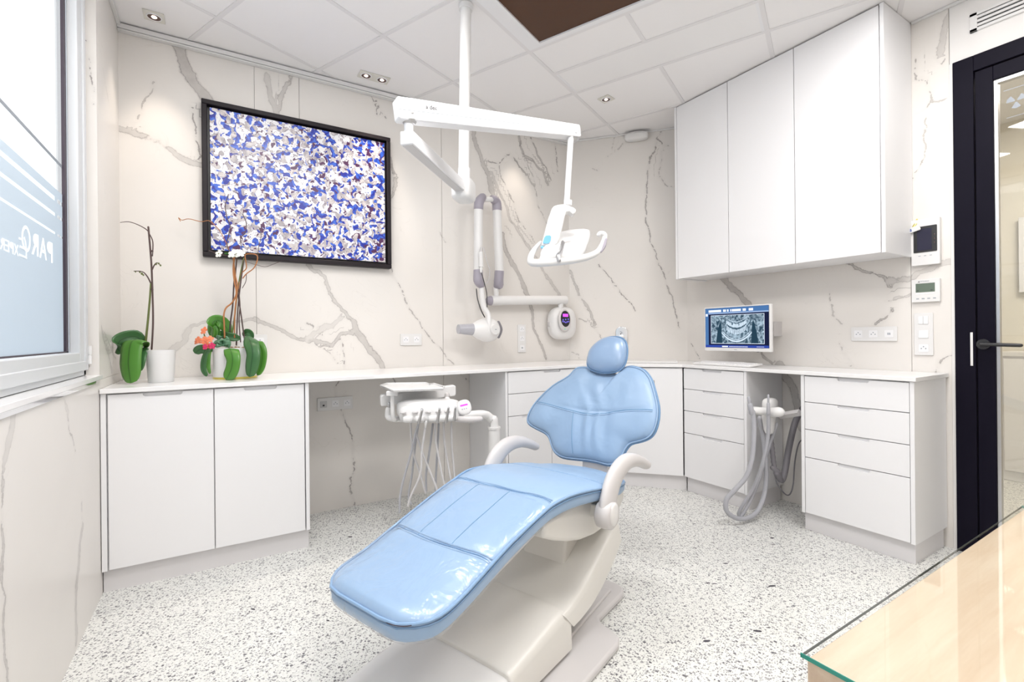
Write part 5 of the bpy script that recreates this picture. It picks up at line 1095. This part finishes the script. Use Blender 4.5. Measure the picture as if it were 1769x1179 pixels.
# head: a shallow dish facing down towards the patient, seen from above and behind
c = [lq(640, 545, 2.34), lq(1030, 490, 2.36), lq(1095, 560, 2.34), lq(1010, 800, 2.20), lq(890, 880, 2.14), lq(400, 905, 2.10), lq(370, 860, 2.12), lq(400, 760, 2.16)]
cen = sum(c, Vector())/8; nrm = ((c[1]-c[5]).cross(c[3]-c[0])).normalized(); nrm = nrm if nrm.z > 0 else -nrm
bm = NB(); rings = []
oc = smoothpts(c, 5, True)
for f, dz in ((0.0, .030), (.55, .028), (.85, .020), (.97, .008), (1., -.004), (.97, -.022), (.85, -.030), (0., -.030)):
    rings.append([bm.verts.new(cen+(p-cen)*f+nrm*dz) for p in oc] if f else [bm.verts.new(cen+nrm*dz)])
fs = []; n = len(oc)
for A, B in zip(rings, rings[1:]):
    for j in range(n):
        a = list(dict.fromkeys((A[j % len(A)], A[(j+1) % len(A)], B[(j+1) % len(B)], B[j % len(B)])))
        if len(a) > 2: fs.append(bm.faces.new(a))
bmesh.ops.recalc_face_normals(bm, faces=fs); finish('lamp_head', bm, PLASTIC, lp, sharp=80)
bm = NB(); lens = [cen+(p-cen)*.84-nrm*.0305 for p in oc]; lens2 = [p-nrm*.006 for p in lens]
va = [bm.verts.new(p) for p in lens]; vb = [bm.verts.new(p) for p in lens2]; fs = [bm.faces.new(va), bm.faces.new(vb)]+[bm.faces.new((va[i], va[(i+1) % n], vb[(i+1) % n], vb[i])) for i in range(n)]
bmesh.ops.recalc_face_normals(bm, faces=fs); finish('lamp_lens', bm, LAMPLENS := principled('lamp_lens', (.85, .87, .88), .1), lp)
hp_ = [(375, 665), (320, 720), (250, 820), (225, 900), (240, 955), (330, 965), (480, 958), (660, 945), (820, 925), (980, 895), (1120, 850), (1210, 790), (1270, 690), (1305, 590), (1290, 545), (1245, 535), (1215, 555)]
dd = [2.24, 2.20, 2.15, 2.12, 2.10, 2.09, 2.09, 2.10, 2.11, 2.13, 2.15, 2.17, 2.20, 2.22, 2.22, 2.22, 2.22]
finish('handle_loop', tube(NB(), [lq(*p, d) for p, d in zip(hp_, dd)], [.008, .010, .013, .015, .017, .018, .018, .017, .017, .016, .015, .013, .012, .012, .012, .012, .011], 14, 5), PLASTIC, lp, sharp=80)
finish('grip_insert', tube(NB(), [lq(1245, 800, 2.165), lq(1290, 720, 2.185), lq(1320, 620, 2.205)], [.006, .009, .006], 8), LILAC, lp)
finish('pivot_lever', tube(NB(), [lq(700, 660, 2.19), lq(660, 790, 2.12), lq(625, 860, 2.085), lq(640, 930, 2.075)], [.010, .011, .010, .009], 10), MATS['brushed_steel'], lp)
finish('pivot_lever', tube(NB(), [lq(660, 690, 2.19), lq(720, 665, 2.19), lq(785, 655, 2.2)], [.011, .014, .010], 10), GREY, lp)

# ================================================================== X-RAY UNIT ON THE FAR WALL
XZ = lambda x, y: (760+x/3.685, 300+y/3.685)
xq = lambda x, y, d: at(*XZ(x, y), d)
cw = xq(775, 955, 3.07)
xu = thing('xray_unit', (cw.x, YA, cw.z), 'white and lilac-grey jointed dental x-ray arm with round control unit on the far wall', 'x-ray machine')
# depth (forward) on the far wall plane minus clearance, per column
def xd(px, clear):
    r = FW + RT*((px-PX)/FPX); return (YA-clear)/r.y
def xp(x, y, clear): px, py = XZ(x, y); return at(px, py, xd(px, clear))
Mw = frame((xp(745, 955, 0).x, YA, xp(745, 955, 0).z), (1, 0, 0), (0, 1, 0))
bm = NB(); superell(bm, (0, -.070, 0), .134, .070, .140, Mw, .72, 36, 14); cu_ = finish('control_unit', bm, PLASTIC, xu, sharp=80)
cpn = xp(797, 935, .150); nf = Vector((.12, -1, .05)).normalized(); Mq = towards(cpn, nf)
finish('control_ring', lathe(NB(), [(0, -.012), (.056, -.012), (.058, -.004), (.054, .003), (.048, .004)], Mq, 32, 1.22, 1.66), GREY, cu_)
pn = finish('control_panel', lathe(NB(), [(.047, .001), (.046, .0055), (0, .006)], Mq @ Matrix.Translation((0, .012, 0)), 32, 1.16, 1.46), BLACKP, cu_)
Mq2 = Mq @ Matrix.Translation((0, .012, .0065)) @ Matrix.Diagonal((1.4, 1.4, 1, 1))
finish('display', prism(NB(), rrect(-.022, .022, .012, .030, .002), 0, .001, Mq2), PINK, pn, smooth=False)
b_ = NB()
for i, (x, y) in enumerate([(-.022, -.006), (.022, -.002), (0, -.004), (-.012, -.018), (.012, -.018), (-.024, -.016), (.024, -.016), (0, -.022)]): prism(b_, rrect(x-.004, x+.004, y-.004, y+.004, .0015), 0, .001, Mq2)
finish('keys', b_, VIOLET, pn, smooth=False)
finish('status_light', lathe(NB(), [(0, .002), (.004, .002), (.005, 0)], Mq @ Matrix.Translation((-.012, -.074, .0035)), 12), GREENLED, cu_)
finish('side_vent', box(NB(), -.139, -.126, -.08, -.05, -.03, .01, Mw), GREY, cu_, bevel=.003)
finish('bracket_neck', tube(NB(), [xp(768, 870, .085), xp(768, 825, .085)], .023, 14, smooth=False), PLASTIC, xu)
ea, eb = xp(800, 806, .085), xp(395, 808, .085); ec = xp(325, 810, .085)
finish('extension_arm', tube(NB(), [ea, eb], .037, 20, smooth=False, roundcap=False), PLASTIC, xu)
finish('extension_sleeve', tube(NB(), [eb, ec], .039, 20, smooth=False, roundcap=False), PLASTIC, xu)
finish('end_cap', tube(NB(), [ec, xp(315, 810, .085)], .037, 20, smooth=False), LILAC, xu)
finish('vertical_neck', tube(NB(), [xp(358, 780, .085), xp(356, 715, .085)], .020, 14, smooth=False), PLASTIC, xu)
finish('elbow', tube(NB(), [xp(362, 715, .095), xp(372, 690, .11), xp(378, 622, .12)], [.028, .037, .036], 20, 5), LILAC, xu)
finish('elbow', tube(NB(), [xp(378, 712, .10), xp(374, 680, .11)], [.034, .037], 20, 5), LILAC, xu)
finish('arm_tube', tube(NB(), [xp(378, 622, .12), xp(363, 236, .12)], .0345, 24, smooth=False, roundcap=False), PLASTIC, xu)
finish('elbow', tube(NB(), [xp(363, 236, .12), xp(360, 185, .12), xp(335, 160, .14)], [.0355, .037, .030], 20, 5), LILAC, xu)
finish('cross_pin', tube(NB(), [xp(340, 165, .14), xp(285, 165, .17)], .019, 14, smooth=False), PLASTIC, xu)
finish('elbow', tube(NB(), [xp(245, 228, .19), xp(250, 180, .19), xp(272, 150, .17)], [.0345, .036, .030], 20, 5), LILAC, xu)
finish('arm_tube', tube(NB(), [xp(245, 228, .19), xp(243, 616, .19)], .033, 24, smooth=False, roundcap=False), PLASTIC, xu)
finish('elbow', tube(NB(), [xp(243, 616, .19), xp(245, 680, .19), xp(262, 710, .18)], [.034, .038, .030], 20, 5), LILAC, xu)
finish('head_fork', tube(NB(), [xp(266, 725, .18), xp(268, 780, .18), xp(280, 850, .19), xp(308, 900, .22), xp(312, 975, .24)], [.019, .022, .021, .019, .018], 14), PLASTIC, xu)
hcx = xp(298, 995, .17); Mx_ = frame(hcx, (1, 0, 0), (0, 1, 0))
bm = lathe(NB(), [(0, -.125), (.036, -.124), (.046, -.105), (.069, -.065), (.089, -.015), (.093, .03), (.078, .075), (.044, .107), (0, .113)], towards(hcx+Vector((-.012, 0, 0)), (1, 0, -.01)), 32)
th2 = finish('tube_head', bm, PLASTIC, xu, sharp=80)
finish('head_disc', lathe(NB(), [(0, .012), (.036, .011), (.040, .004), (.040, -.01), (0, -.01)], towards(hcx+Vector((.018, -.094, 0)), (0, -1, 0)), 28), PLASTIC, xu)
finish('maker_mark', box(NB(), hcx.x+.010, hcx.x+.026, hcx.y-.1075, hcx.y-.1055, hcx.z-.002, hcx.z+.003), GREYMARK, th2, smooth=False)
finish('cone', lathe(NB(), [(.029, -.235), (.034, -.235), (.044, -.118), (.040, -.112), (.030, -.118), (.026, -.228)], towards(hcx+Vector((-.0, 0, 0)), (1, 0, -.02)), 28), principled('grey_cone', (.42, .42, .46), .3), xu)
finish('rear_grip', tube(NB(), [hcx+Vector((.078, -.04, .055)), hcx+Vector((.098, -.045, 0)), hcx+Vector((.078, -.04, -.055))], .012, 10), principled('dark_grey_plastic', (.22, .21, .23), .4), xu)
cl_ = [xp(278, 470, .26), xp(300, 560, .25), xp(318, 620, .24), xp(305, 690, .2), xp(280, 700, .19)]
finish('cable', tube(NB(), cl_, .003, 6), HOSEL, xu)
finish('cable', tube(NB(), [xp(232, 735, .21), xp(240, 800, .22), xp(262, 870, .24), xp(285, 915, .24)], .004, 6), BLACKP, xu)
rs = thing('exposure_switch', xp(262, 500, .26), 'small white hand switch clipped to the left x-ray arm tube', 'switch')
a, b_ = xp(260, 500, .245), xp(262, 595, .245)
finish('grip', tube(NB(), [a, b_], .017, 14, smooth=False, roundcap=False), PLASTIC, rs)
finish('button', tube(NB(), [xp(262, 598, .245), xp(262, 625, .245)], .010, 10, smooth=False), PLASTIC, rs); finish('clip', tube(NB(), [xp(262, 500, .245), xp(266, 475, .24)], .010, 8, smooth=False), GREY, rs)
finish('cable', tube(NB(), [xp(262, 625, .245), xp(278, 680, .25), xp(297, 760, .25), xp(300, 850, .25)], .0032, 6), BLACKP, rs)

# ================================================================== SUCTION UNIT UNDER THE RIGHT WORKTOP
SQ = lambda x, y: (1140+x/2.68, 480+y/2.68)
def s_(x, y, d=2.93): return at(*SQ(x, y), d)
su = thing('suction_unit', (2.87, 1.66, 0), 'white suction holder with looping grey hoses in the gap under the right worktop', 'suction unit')
def SY(x, y, yy):
    px, py = SQ(x, y); r = FW+RT*((px-PX)/FPX)-UP*((py-PY)/FPX); return CAM+r*(yy/r.y)
w0 = SY(648, 625, 1.492)
finish('bracket_arm', tube(NB(), [w0, s_(555, 640)], .020, 4, smooth=False, roundcap=False), GREY, su)
finish('holder_bar', tube(NB(), [s_(430, 615, 2.86), s_(540, 625, 2.86)], .024, 18, smooth=False), PLASTIC, su)
finish('holder_cap', tube(NB(), [s_(520, 624, 2.83), s_(555, 622, 2.80)], .029, 18, smooth=False), PLASTIC, su)
bm = NB(); superell(bm, (0, 0, 0), .055, .035, .045, Matrix.Translation(s_(510, 590, 2.95)), .7, 20, 10); finish('holder_back', bm, PLASTIC, su, sharp=80)
finish('solids_cup', lathe(NB(), [(0, 0), (.022, 0), (.030, .02), (.040, .10), (.036, .115), (0, .115)], Matrix.Translation(s_(505, 720, 2.92)), 20), PLASTIC, su)
def nozzle(a, b_, r0, r1): return finish('suction_tip', tube(tube(NB(), [a, a+(b_-a)*.45], [r0, r0*1.05], 14, 2, smooth=False), [a+(b_-a)*.45, b_], [r0*1.5, r1], 14, 2, smooth=False), HOSE, su)
nozzle(s_(411, 556, 2.84), s_(425, 628, 2.84), .010, .016); nozzle(s_(502, 545, 2.79), s_(502, 630, 2.79), .006, .011)
finish('hose', tube(NB(), [s_(430, 620, 2.84), s_(436, 700, 2.83), s_(428, 830, 2.81), s_(400, 920, 2.80), s_(350, 980, 2.80), s_(308, 1030, 2.80), s_(312, 1085, 2.80), s_(370, 1118, 2.82), s_(440, 1095, 2.88), s_(480, 1020, 2.93), s_(492, 930, 2.95), s_(490, 850, 2.95), s_(478, 740, 2.95), s_(462, 650, 2.95)], .0135, 12, 6), HOSE, su)
finish('hose', tube(NB(), [s_(502, 625, 2.80), s_(500, 740, 2.83), s_(470, 880, 2.86), s_(430, 980, 2.90), s_(380, 1060, 2.90), s_(365, 1095, 2.90), s_(378, 1102, 2.90), s_(420, 1030, 2.92), s_(460, 930, 2.94), s_(500, 800, 2.95), s_(540, 680, 2.93)], .0105, 12, 6), HOSE, su)
HK = [s_(512, 730, 2.95), s_(520, 800, 2.95), s_(530, 880, 2.95), s_(545, 910, 2.95)]
cor = NB(); sp3 = smoothpts(HK, 8)
tube(cor, sp3, [.013+.0022*(i % 2) for i in range(len(sp3))], 12, 1, smooth=False, roundcap=False)
finish('corrugated_hose', cor, MATS['dark_grey_plastic'], su)
finish('hose', tube(NB(), [s_(540, 905, 2.95), s_(562, 938, 2.97), s_(578, 900, 2.98), s_(595, 800, 3.0), s_(620, 690, 3.03), s_(640, 640, 3.06), s_(665, 600, 3.10)], .0185, 12, 6), MATS['dark_grey_plastic'], su)
finish('cable', tube(NB(), [s_(530, 910, 2.95), s_(545, 960, 2.97), s_(590, 1008, 3.0), s_(615, 970, 3.02), s_(625, 850, 3.05), s_(645, 765, 3.08), s_(675, 745, 3.12)], .004, 8, 6), MATS['dark_grey_plastic'], su)
finish('connector', tube(NB(), [s_(522, 880, 2.95), s_(548, 900, 2.95)], .016, 10, smooth=False), MATS['dark_grey_plastic'], su)

# ================================================================== ORCHIDS
def leaf(bm, pts, w, width_dir=None, n=14, curl=.25, tip=.5):
    """strap leaf: spine points, max half-width w; writes 'across' attribute later from u coordinate"""
    P = smoothpts(pts, 5); m = len(P); rows = []; acr = []
    for i, p in enumerate(P):
        f = i/(m-1); ww = w*(min(f/.25, 1)**.6)*(1-max(0, (f-.62)/.38)**2.2)**.5 if f < 1 else .001
        ww = max(ww, .002); tdir = (P[min(i+1, m-1)]-P[max(i-1, 0)]).normalized(); wd_ = Vector(width_dir) if width_dir else RT
        s_d = (wd_-tdir*wd_.dot(tdir)).normalized(); nrm_ = s_d.cross(tdir)
        row = []
        for k in range(7):
            a = (k-3)/3; v = bm.verts.new(p+s_d*ww*a+nrm_*(abs(a)**1.5*ww*curl)); row.append(v); acr.append(a)
        rows.append(row)
    for A, B in zip(rows, rows[1:]):
        for k in range(6): bm.faces.new((A[k], A[k+1], B[k+1], B[k]))
    return acr
def add_leaf(parent, pts, w, mat, width_dir=None, curl=.25, name='leaf'):
    bm = NB(); acr = leaf(bm, pts, w, width_dir, curl=curl); bm.verts.index_update()
    for v in bm.verts: v.co.z = max(v.co.z, .9235)
    o = finish(name, bm, mat, parent, sharp=180); me = o.data; at_ = me.attributes.new('across', 'FLOAT', 'POINT'); at_.data.foreach_set('value', acr)
    md = o.modifiers.new('thick', 'SOLIDIFY'); md.thickness = .0022; return o
O2 = lambda x, y: (x/2.947, 300+y/2.947)
def oq(x, y, d=2.42): return at(*O2(x, y), d)
pot_c = at_z(262, 655, .921); pot_c = Vector((-.262, 3.02, .9215))
o1 = thing('orchid', pot_c, 'bare-stemmed orchid with two budded spikes in a plain white pot beside the window', 'plant')
finish('pot', lathe(NB(), [(0, 0), (.053, 0), (.055, .003), (.064, .160), (.064, .164), (.058, .164), (.056, .150), (0, .150)], Matrix.Translation(pot_c), 36), PLASTIC, o1)
finish('bark', lathe(NB(), [(0, .160), (.03, .157), (.056, .151), (.056, .140), (0, .14)], Matrix.Translation(pot_c), 18), TERRA, o1)
d0 = (pot_c-CAM).dot(FW)
add_leaf(o1, [oq(738, 885, d0), oq(715, 850, d0-.05), oq(670, 860, d0-.09), oq(655, 950, d0-.115), oq(660, 1020, d0-.12), oq(668, 1068, d0-.12)], .052, LEAF)
add_leaf(o1, [oq(738, 885, d0), oq(722, 900, d0-.05), oq(712, 950, d0-.085), oq(705, 1010, d0-.09)], .026, LEAFD)
add_leaf(o1, [oq(742, 880, d0+.02), oq(700, 835, d0), oq(650, 835, d0-.03), oq(608, 855, d0-.05), oq(600, 890, d0-.06), oq(620, 912, d0-.06)], .034, LEAFD, (0, 0, 1))
add_leaf(o1, [oq(735, 880, d0+.02), oq(710, 840, d0+.03), oq(670, 850, d0+.02)], .022, LEAFD, (0, 0, 1))
finish('stem', tube(NB(), [oq(740, 870, d0), oq(752, 760, d0), oq(762, 650, d0), oq(768, 560, d0)], [.0055, .005, .0045, .004], 8), GSTEM, o1)
finish('stem', tube(NB(), [oq(772, 895, d0), oq(779, 760, d0), oq(776, 600, d0), oq(770, 450, d0), oq(755, 272, d0)], .0042, 8), STEM, o1)
sp_l = finish('flower_spike', tube(NB(), [oq(768, 560, d0), oq(750, 525, d0), oq(725, 500, d0), oq(682, 497, d0)], [.0035, .003, .0025, .002], 6), STEM, o1)
sp_r = finish('flower_spike', tube(NB(), [oq(775, 490, d0), oq(785, 468, d0), oq(800, 455, d0), oq(818, 468, d0)], [.003, .003, .0025, .002], 6), STEM, o1)
finish('spike_branch', tube(NB(), [oq(776, 420, d0), oq(778, 350, d0), oq(762, 310, d0), oq(745, 285, d0), oq(700, 260, d0), oq(655, 246, d0), oq(612, 249, d0)], [.003, .003, .0025, .0025, .002, .002, .0015], 6), STEM, o1)
for x, y, r in ((722, 505, .005), (712, 497, .004), (730, 512, .004), (690, 496, .003)): finish('bud', superell(NB(), (0, 0, 0), r, r, r*1.3, Matrix.Translation(oq(x, y+5, d0)), 1., 8, 6), GSTEM, sp_l)
for x, y, r in ((795, 462, .004), (808, 458, .004), (817, 468, .004)): finish('bud', superell(NB(), (0, 0, 0), r, r, r*1.3, Matrix.Translation(oq(x, y, d0)), 1., 8, 6), GSTEM, sp_r)
for y in (395, 590): finish('stem_clip', tube(NB(), [oq(772, y-3, d0), oq(774, y+3, d0)], .0065, 8, smooth=False, roundcap=False), STEM, o1)

PZ = lambda x, y: (300+x/3.806, 360+y/3.806)
def pq(x, y, d=2.62): return at(*PZ(x, y), d)
pc2 = Vector((.070, 3.06, .9215)); d2 = (pc2-CAM).dot(FW)
o2 = thing('orchid_planter', pc2, 'wide white planter of orchids with orange and white flowers and willow twigs', 'plant')
finish('pot', lathe(NB(), [(0, .004), (.103, .004), (.106, .010), (.108, .165), (.107, .168), (.101, .168), (.099, .150), (0, .150)], Matrix.Translation(pc2), 44), PLASTIC, o2)
finish('gold_ring', lathe(NB(), [(0, 0), (.108, 0), (.108, .010), (.104, .011)], Matrix.Translation(pc2), 44), GOLD, o2)
finish('bark', lathe(NB(), [(0, .166), (.05, .162), (.098, .154), (.098, .145), (0, .14)], Matrix.Translation(pc2), 20), TERRA, o2)
b_ = NB()
for k in range(18):
    a = random.random()*6.28; r = random.uniform(.02, .085); box(b_, -.016, .016, -.005, .005, 0, .007, Matrix.Translation(pc2+Vector((r*math.cos(a), r*math.sin(a), .158))) @ Matrix.Rotation(random.random()*6, 4, 'Z') @ Matrix.Rotation(random.uniform(-.7, .7), 4, 'Y'))
finish('bark_chips', b_, principled('pale_bark', (.36, .22, .12), .9), o2, smooth=False, bevel=0)['kind'] = 'stuff'
def lf(pts, w, mat=LEAF, wd=None, curl=.25): add_leaf(o2, [pq(x, y, d2+dz) for x, y, dz in pts], w, mat, wd, curl)
lf([(350, 915, -.04), (372, 930, -.12), (388, 985, -.155), (382, 1050, -.16), (362, 1100, -.16), (345, 1128, -.155)], .036)
lf([(480, 840, -.02), (505, 880, -.10), (520, 950, -.14), (510, 1040, -.15), (500, 1110, -.15)], .036, LEAFD)
lf([(520, 870, 0), (560, 890, -.03), (585, 950, -.05), (575, 1040, -.06), (552, 1100, -.07)], .022, LEAF)
lf([(540, 880, .03), (575, 900, .03), (592, 960, .02), (590, 1000, .0)], .016, LEAFD)
lf([(380, 860, 0), (350, 790, 0), (310, 745, -.02), (265, 745, -.03), (250, 790, -.04), (262, 850, -.05)], .032, LEAF, (0, 0, 1), .15)
lf([(300, 850, -.02), (262, 760, -.02), (255, 800, -.03), (268, 850, -.03)], .030, LEAF)
lf([(270, 915, -.04), (220, 925, -.07), (170, 930, -.08), (140, 955, -.09)], .024, LEAFD, (0, 0, 1))
lf([(250, 925, -.06), (225, 935, -.09), (200, 990, -.11), (195, 1060, -.11), (220, 1105, -.11)], .016, LEAFD)
lf([(245, 925, -.06), (232, 960, -.10), (228, 1040, -.11), (240, 1090, -.11)], .010, LEAF)
lf([(440, 860, 0), (400, 850, -.02), (350, 840, -.03), (320, 830, -.02), (270, 850, -.02)], .022, LEAFD, (0, 0, 1))
lf([(520, 860, .02), (505, 825, .02), (480, 815, .02), (455, 840, .03)], .018, LEAFD, (0, 0, 1))
for (x, y, r_, a) in ((300, 865, .022, 2.6), (345, 870, .024, .4), (320, 900, .026, 4.6), (350, 895, .022, 5.6), (290, 890, .02, 3.3), (325, 870, .016, 1.4)):
    add_leaf(o2, [pq(322, 885, d2-.07), pq(322+(x-322)*1.0, 885+(y-885)*1.0, d2-.09), pq(322+(x-322)*1.9, 885+(y-885)*1.6, d2-.085)], r_, SUCC, (math.sin(a), 0, math.cos(a)), .3, 'succulent_leaf')
def flower(parent, c, size, mat, face, n=5, name='flower', petals=None):
    fz = Vector(face).normalized(); Mf = towards(c, fz); f_ = finish(name, superell(NB(), (0, 0, .002), size*.16, size*.16, size*.14, Mf, 1., 10, 6), petals or mat, parent)
    for k in range(n):
        a = 2*math.pi*k/n+.3; dr_ = Vector((math.cos(a), math.sin(a), .15)); w_ = Vector((-math.sin(a), math.cos(a), 0)); M3 = Mf.to_3x3()
        bm = NB(); leaf(bm, [c, c+M3 @ (dr_*size*.5), c+M3 @ (dr_*size+Vector((0, 0, -size*.1)))], size*(.42 if k % 2 else .34), tuple(M3 @ w_), curl=.15)
        o = finish('petal', bm, mat, f_, sharp=180); o.modifiers.new('thick', 'SOLIDIFY').thickness = .0012
for x, y, s, m_, dz in ((200, 805, .022, PETALO, -.10), (165, 868, .020, PETALO, -.12), (205, 870, .022, PETALO, -.14), (238, 862, .020, PETALO, -.13), (222, 900, .020, PETALO, -.15), (148, 880, .014, PETALO, -.11), (208, 912, .016, PETALM, -.16), (252, 905, .018, PETALM, -.15)):
    flower(o2, pq(x, y, d2+dz), s, m_, -FW+Vector((random.uniform(-.5, .5), random.uniform(-.3, .3), random.uniform(-.2, .5))))
finish('flower_stem', tube(NB(), [pq(260, 910, d2-.08), pq(225, 890, d2-.12), pq(200, 830, d2-.10)], .003, 6), GSTEM, o2)
def st(pts, r, mat, name='stem'): return finish(name, tube(NB(), [pq(x, y, d2+dz) for x, y, dz in pts], r, 7, 5), mat, o2)
st([(372, 900, 0), (372, 770, 0), (388, 640, 0), (396, 500, 0), (405, 420, 0)], .004, STEM)
st([(380, 860, -.02), (400, 720, -.01), (415, 580, 0), (440, 430, 0), (462, 330, 0)], .0042, GSTEM)
st([(412, 900, 0), (420, 700, 0), (432, 560, 0), (450, 420, 0), (462, 330, 0)], .0036, STEM)
st([(465, 860, .01), (440, 680, 0), (420, 560, 0), (405, 470, 0), (415, 330, 0)], .0036, STEM)
st([(440, 880, .01), (430, 740, 0), (436, 640, 0), (425, 520, 0)], .003, STEM)
st([(335, 850, -.05), (332, 760, -.05), (330, 700, -.05), (345, 655, -.04), (385, 620, -.02), (412, 560, -.02), (400, 480, -.02), (392, 400, -.02), (400, 320, -.02)], .0042, TWIG, 'willow_twig')
st([(400, 850, -.02), (402, 700, -.02), (415, 560, -.02), (418, 500, -.02), (405, 440, -.01), (392, 330, -.01)], .0036, TWIG, 'willow_twig')
st([(425, 540, 0), (440, 440, 0), (475, 400, 0), (478, 370, 0), (470, 310, 0), (500, 300, 0), (540, 305, 0), (552, 330, 0), (530, 390, 0), (480, 430, 0), (455, 460, 0)], .0030, TWIG, 'willow_twig')
st([(470, 310, 0), (450, 270, 0), (440, 200, 0), (470, 160, 0), (478, 100, 0), (455, 40, 0)], .0022, STEM, 'willow_twig')
st([(400, 320, -.02), (360, 270, -.02), (352, 220, -.02), (372, 120, -.02), (350, 60, -.02), (340, -20, -.02), (360, -90, -.02)], .0024, STEM, 'willow_twig')
st([(390, 330, 0), (350, 240, 0), (310, 160, 0), (270, 110, 0), (230, 82, 0), (180, 88, 0), (100, 70, 0), (55, 78, 0), (32, 62, 0), (45, 85, 0)], .0020, TWIG, 'willow_twig')
st([(470, 350, 0), (530, 368, 0), (600, 385, 0), (650, 370, 0), (700, 350, 0)], .0014, STEM, 'willow_twig')
st([(478, 430, 0), (475, 480, 0), (452, 525, 0)], .0018, STEM, 'willow_twig')
st([(552, 320, 0), (560, 250, 0), (575, 180, 0), (560, 120, 0)], .0018, STEM, 'willow_twig')
st([(385, 320, -.03), (340, 310, -.04), (290, 300, -.05), (235, 278, -.05)], .0022, STEM, 'flower_stem')
for x, y, s, dz, fc in ((410, 300, .030, -.05, (0, 0, .6)), (385, 300, .026, -.06, (-.3, 0, .5)), (440, 298, .024, -.05, (.4, 0, .5)), (298, 300, .022, -.06, (-.2, 0, .3))):
    flower(o2, pq(x, y, d2+dz), s, PETALW, -FW+Vector(fc), 5, 'flower', GSTEM if s < .023 else PETALW)
for k in range(3): finish('bud', superell(NB(), (0, 0, 0), .005, .005, .006, Matrix.Translation(pq(340+12*k, 298, d2-.05)), 1., 8, 6), LEAF, o2)
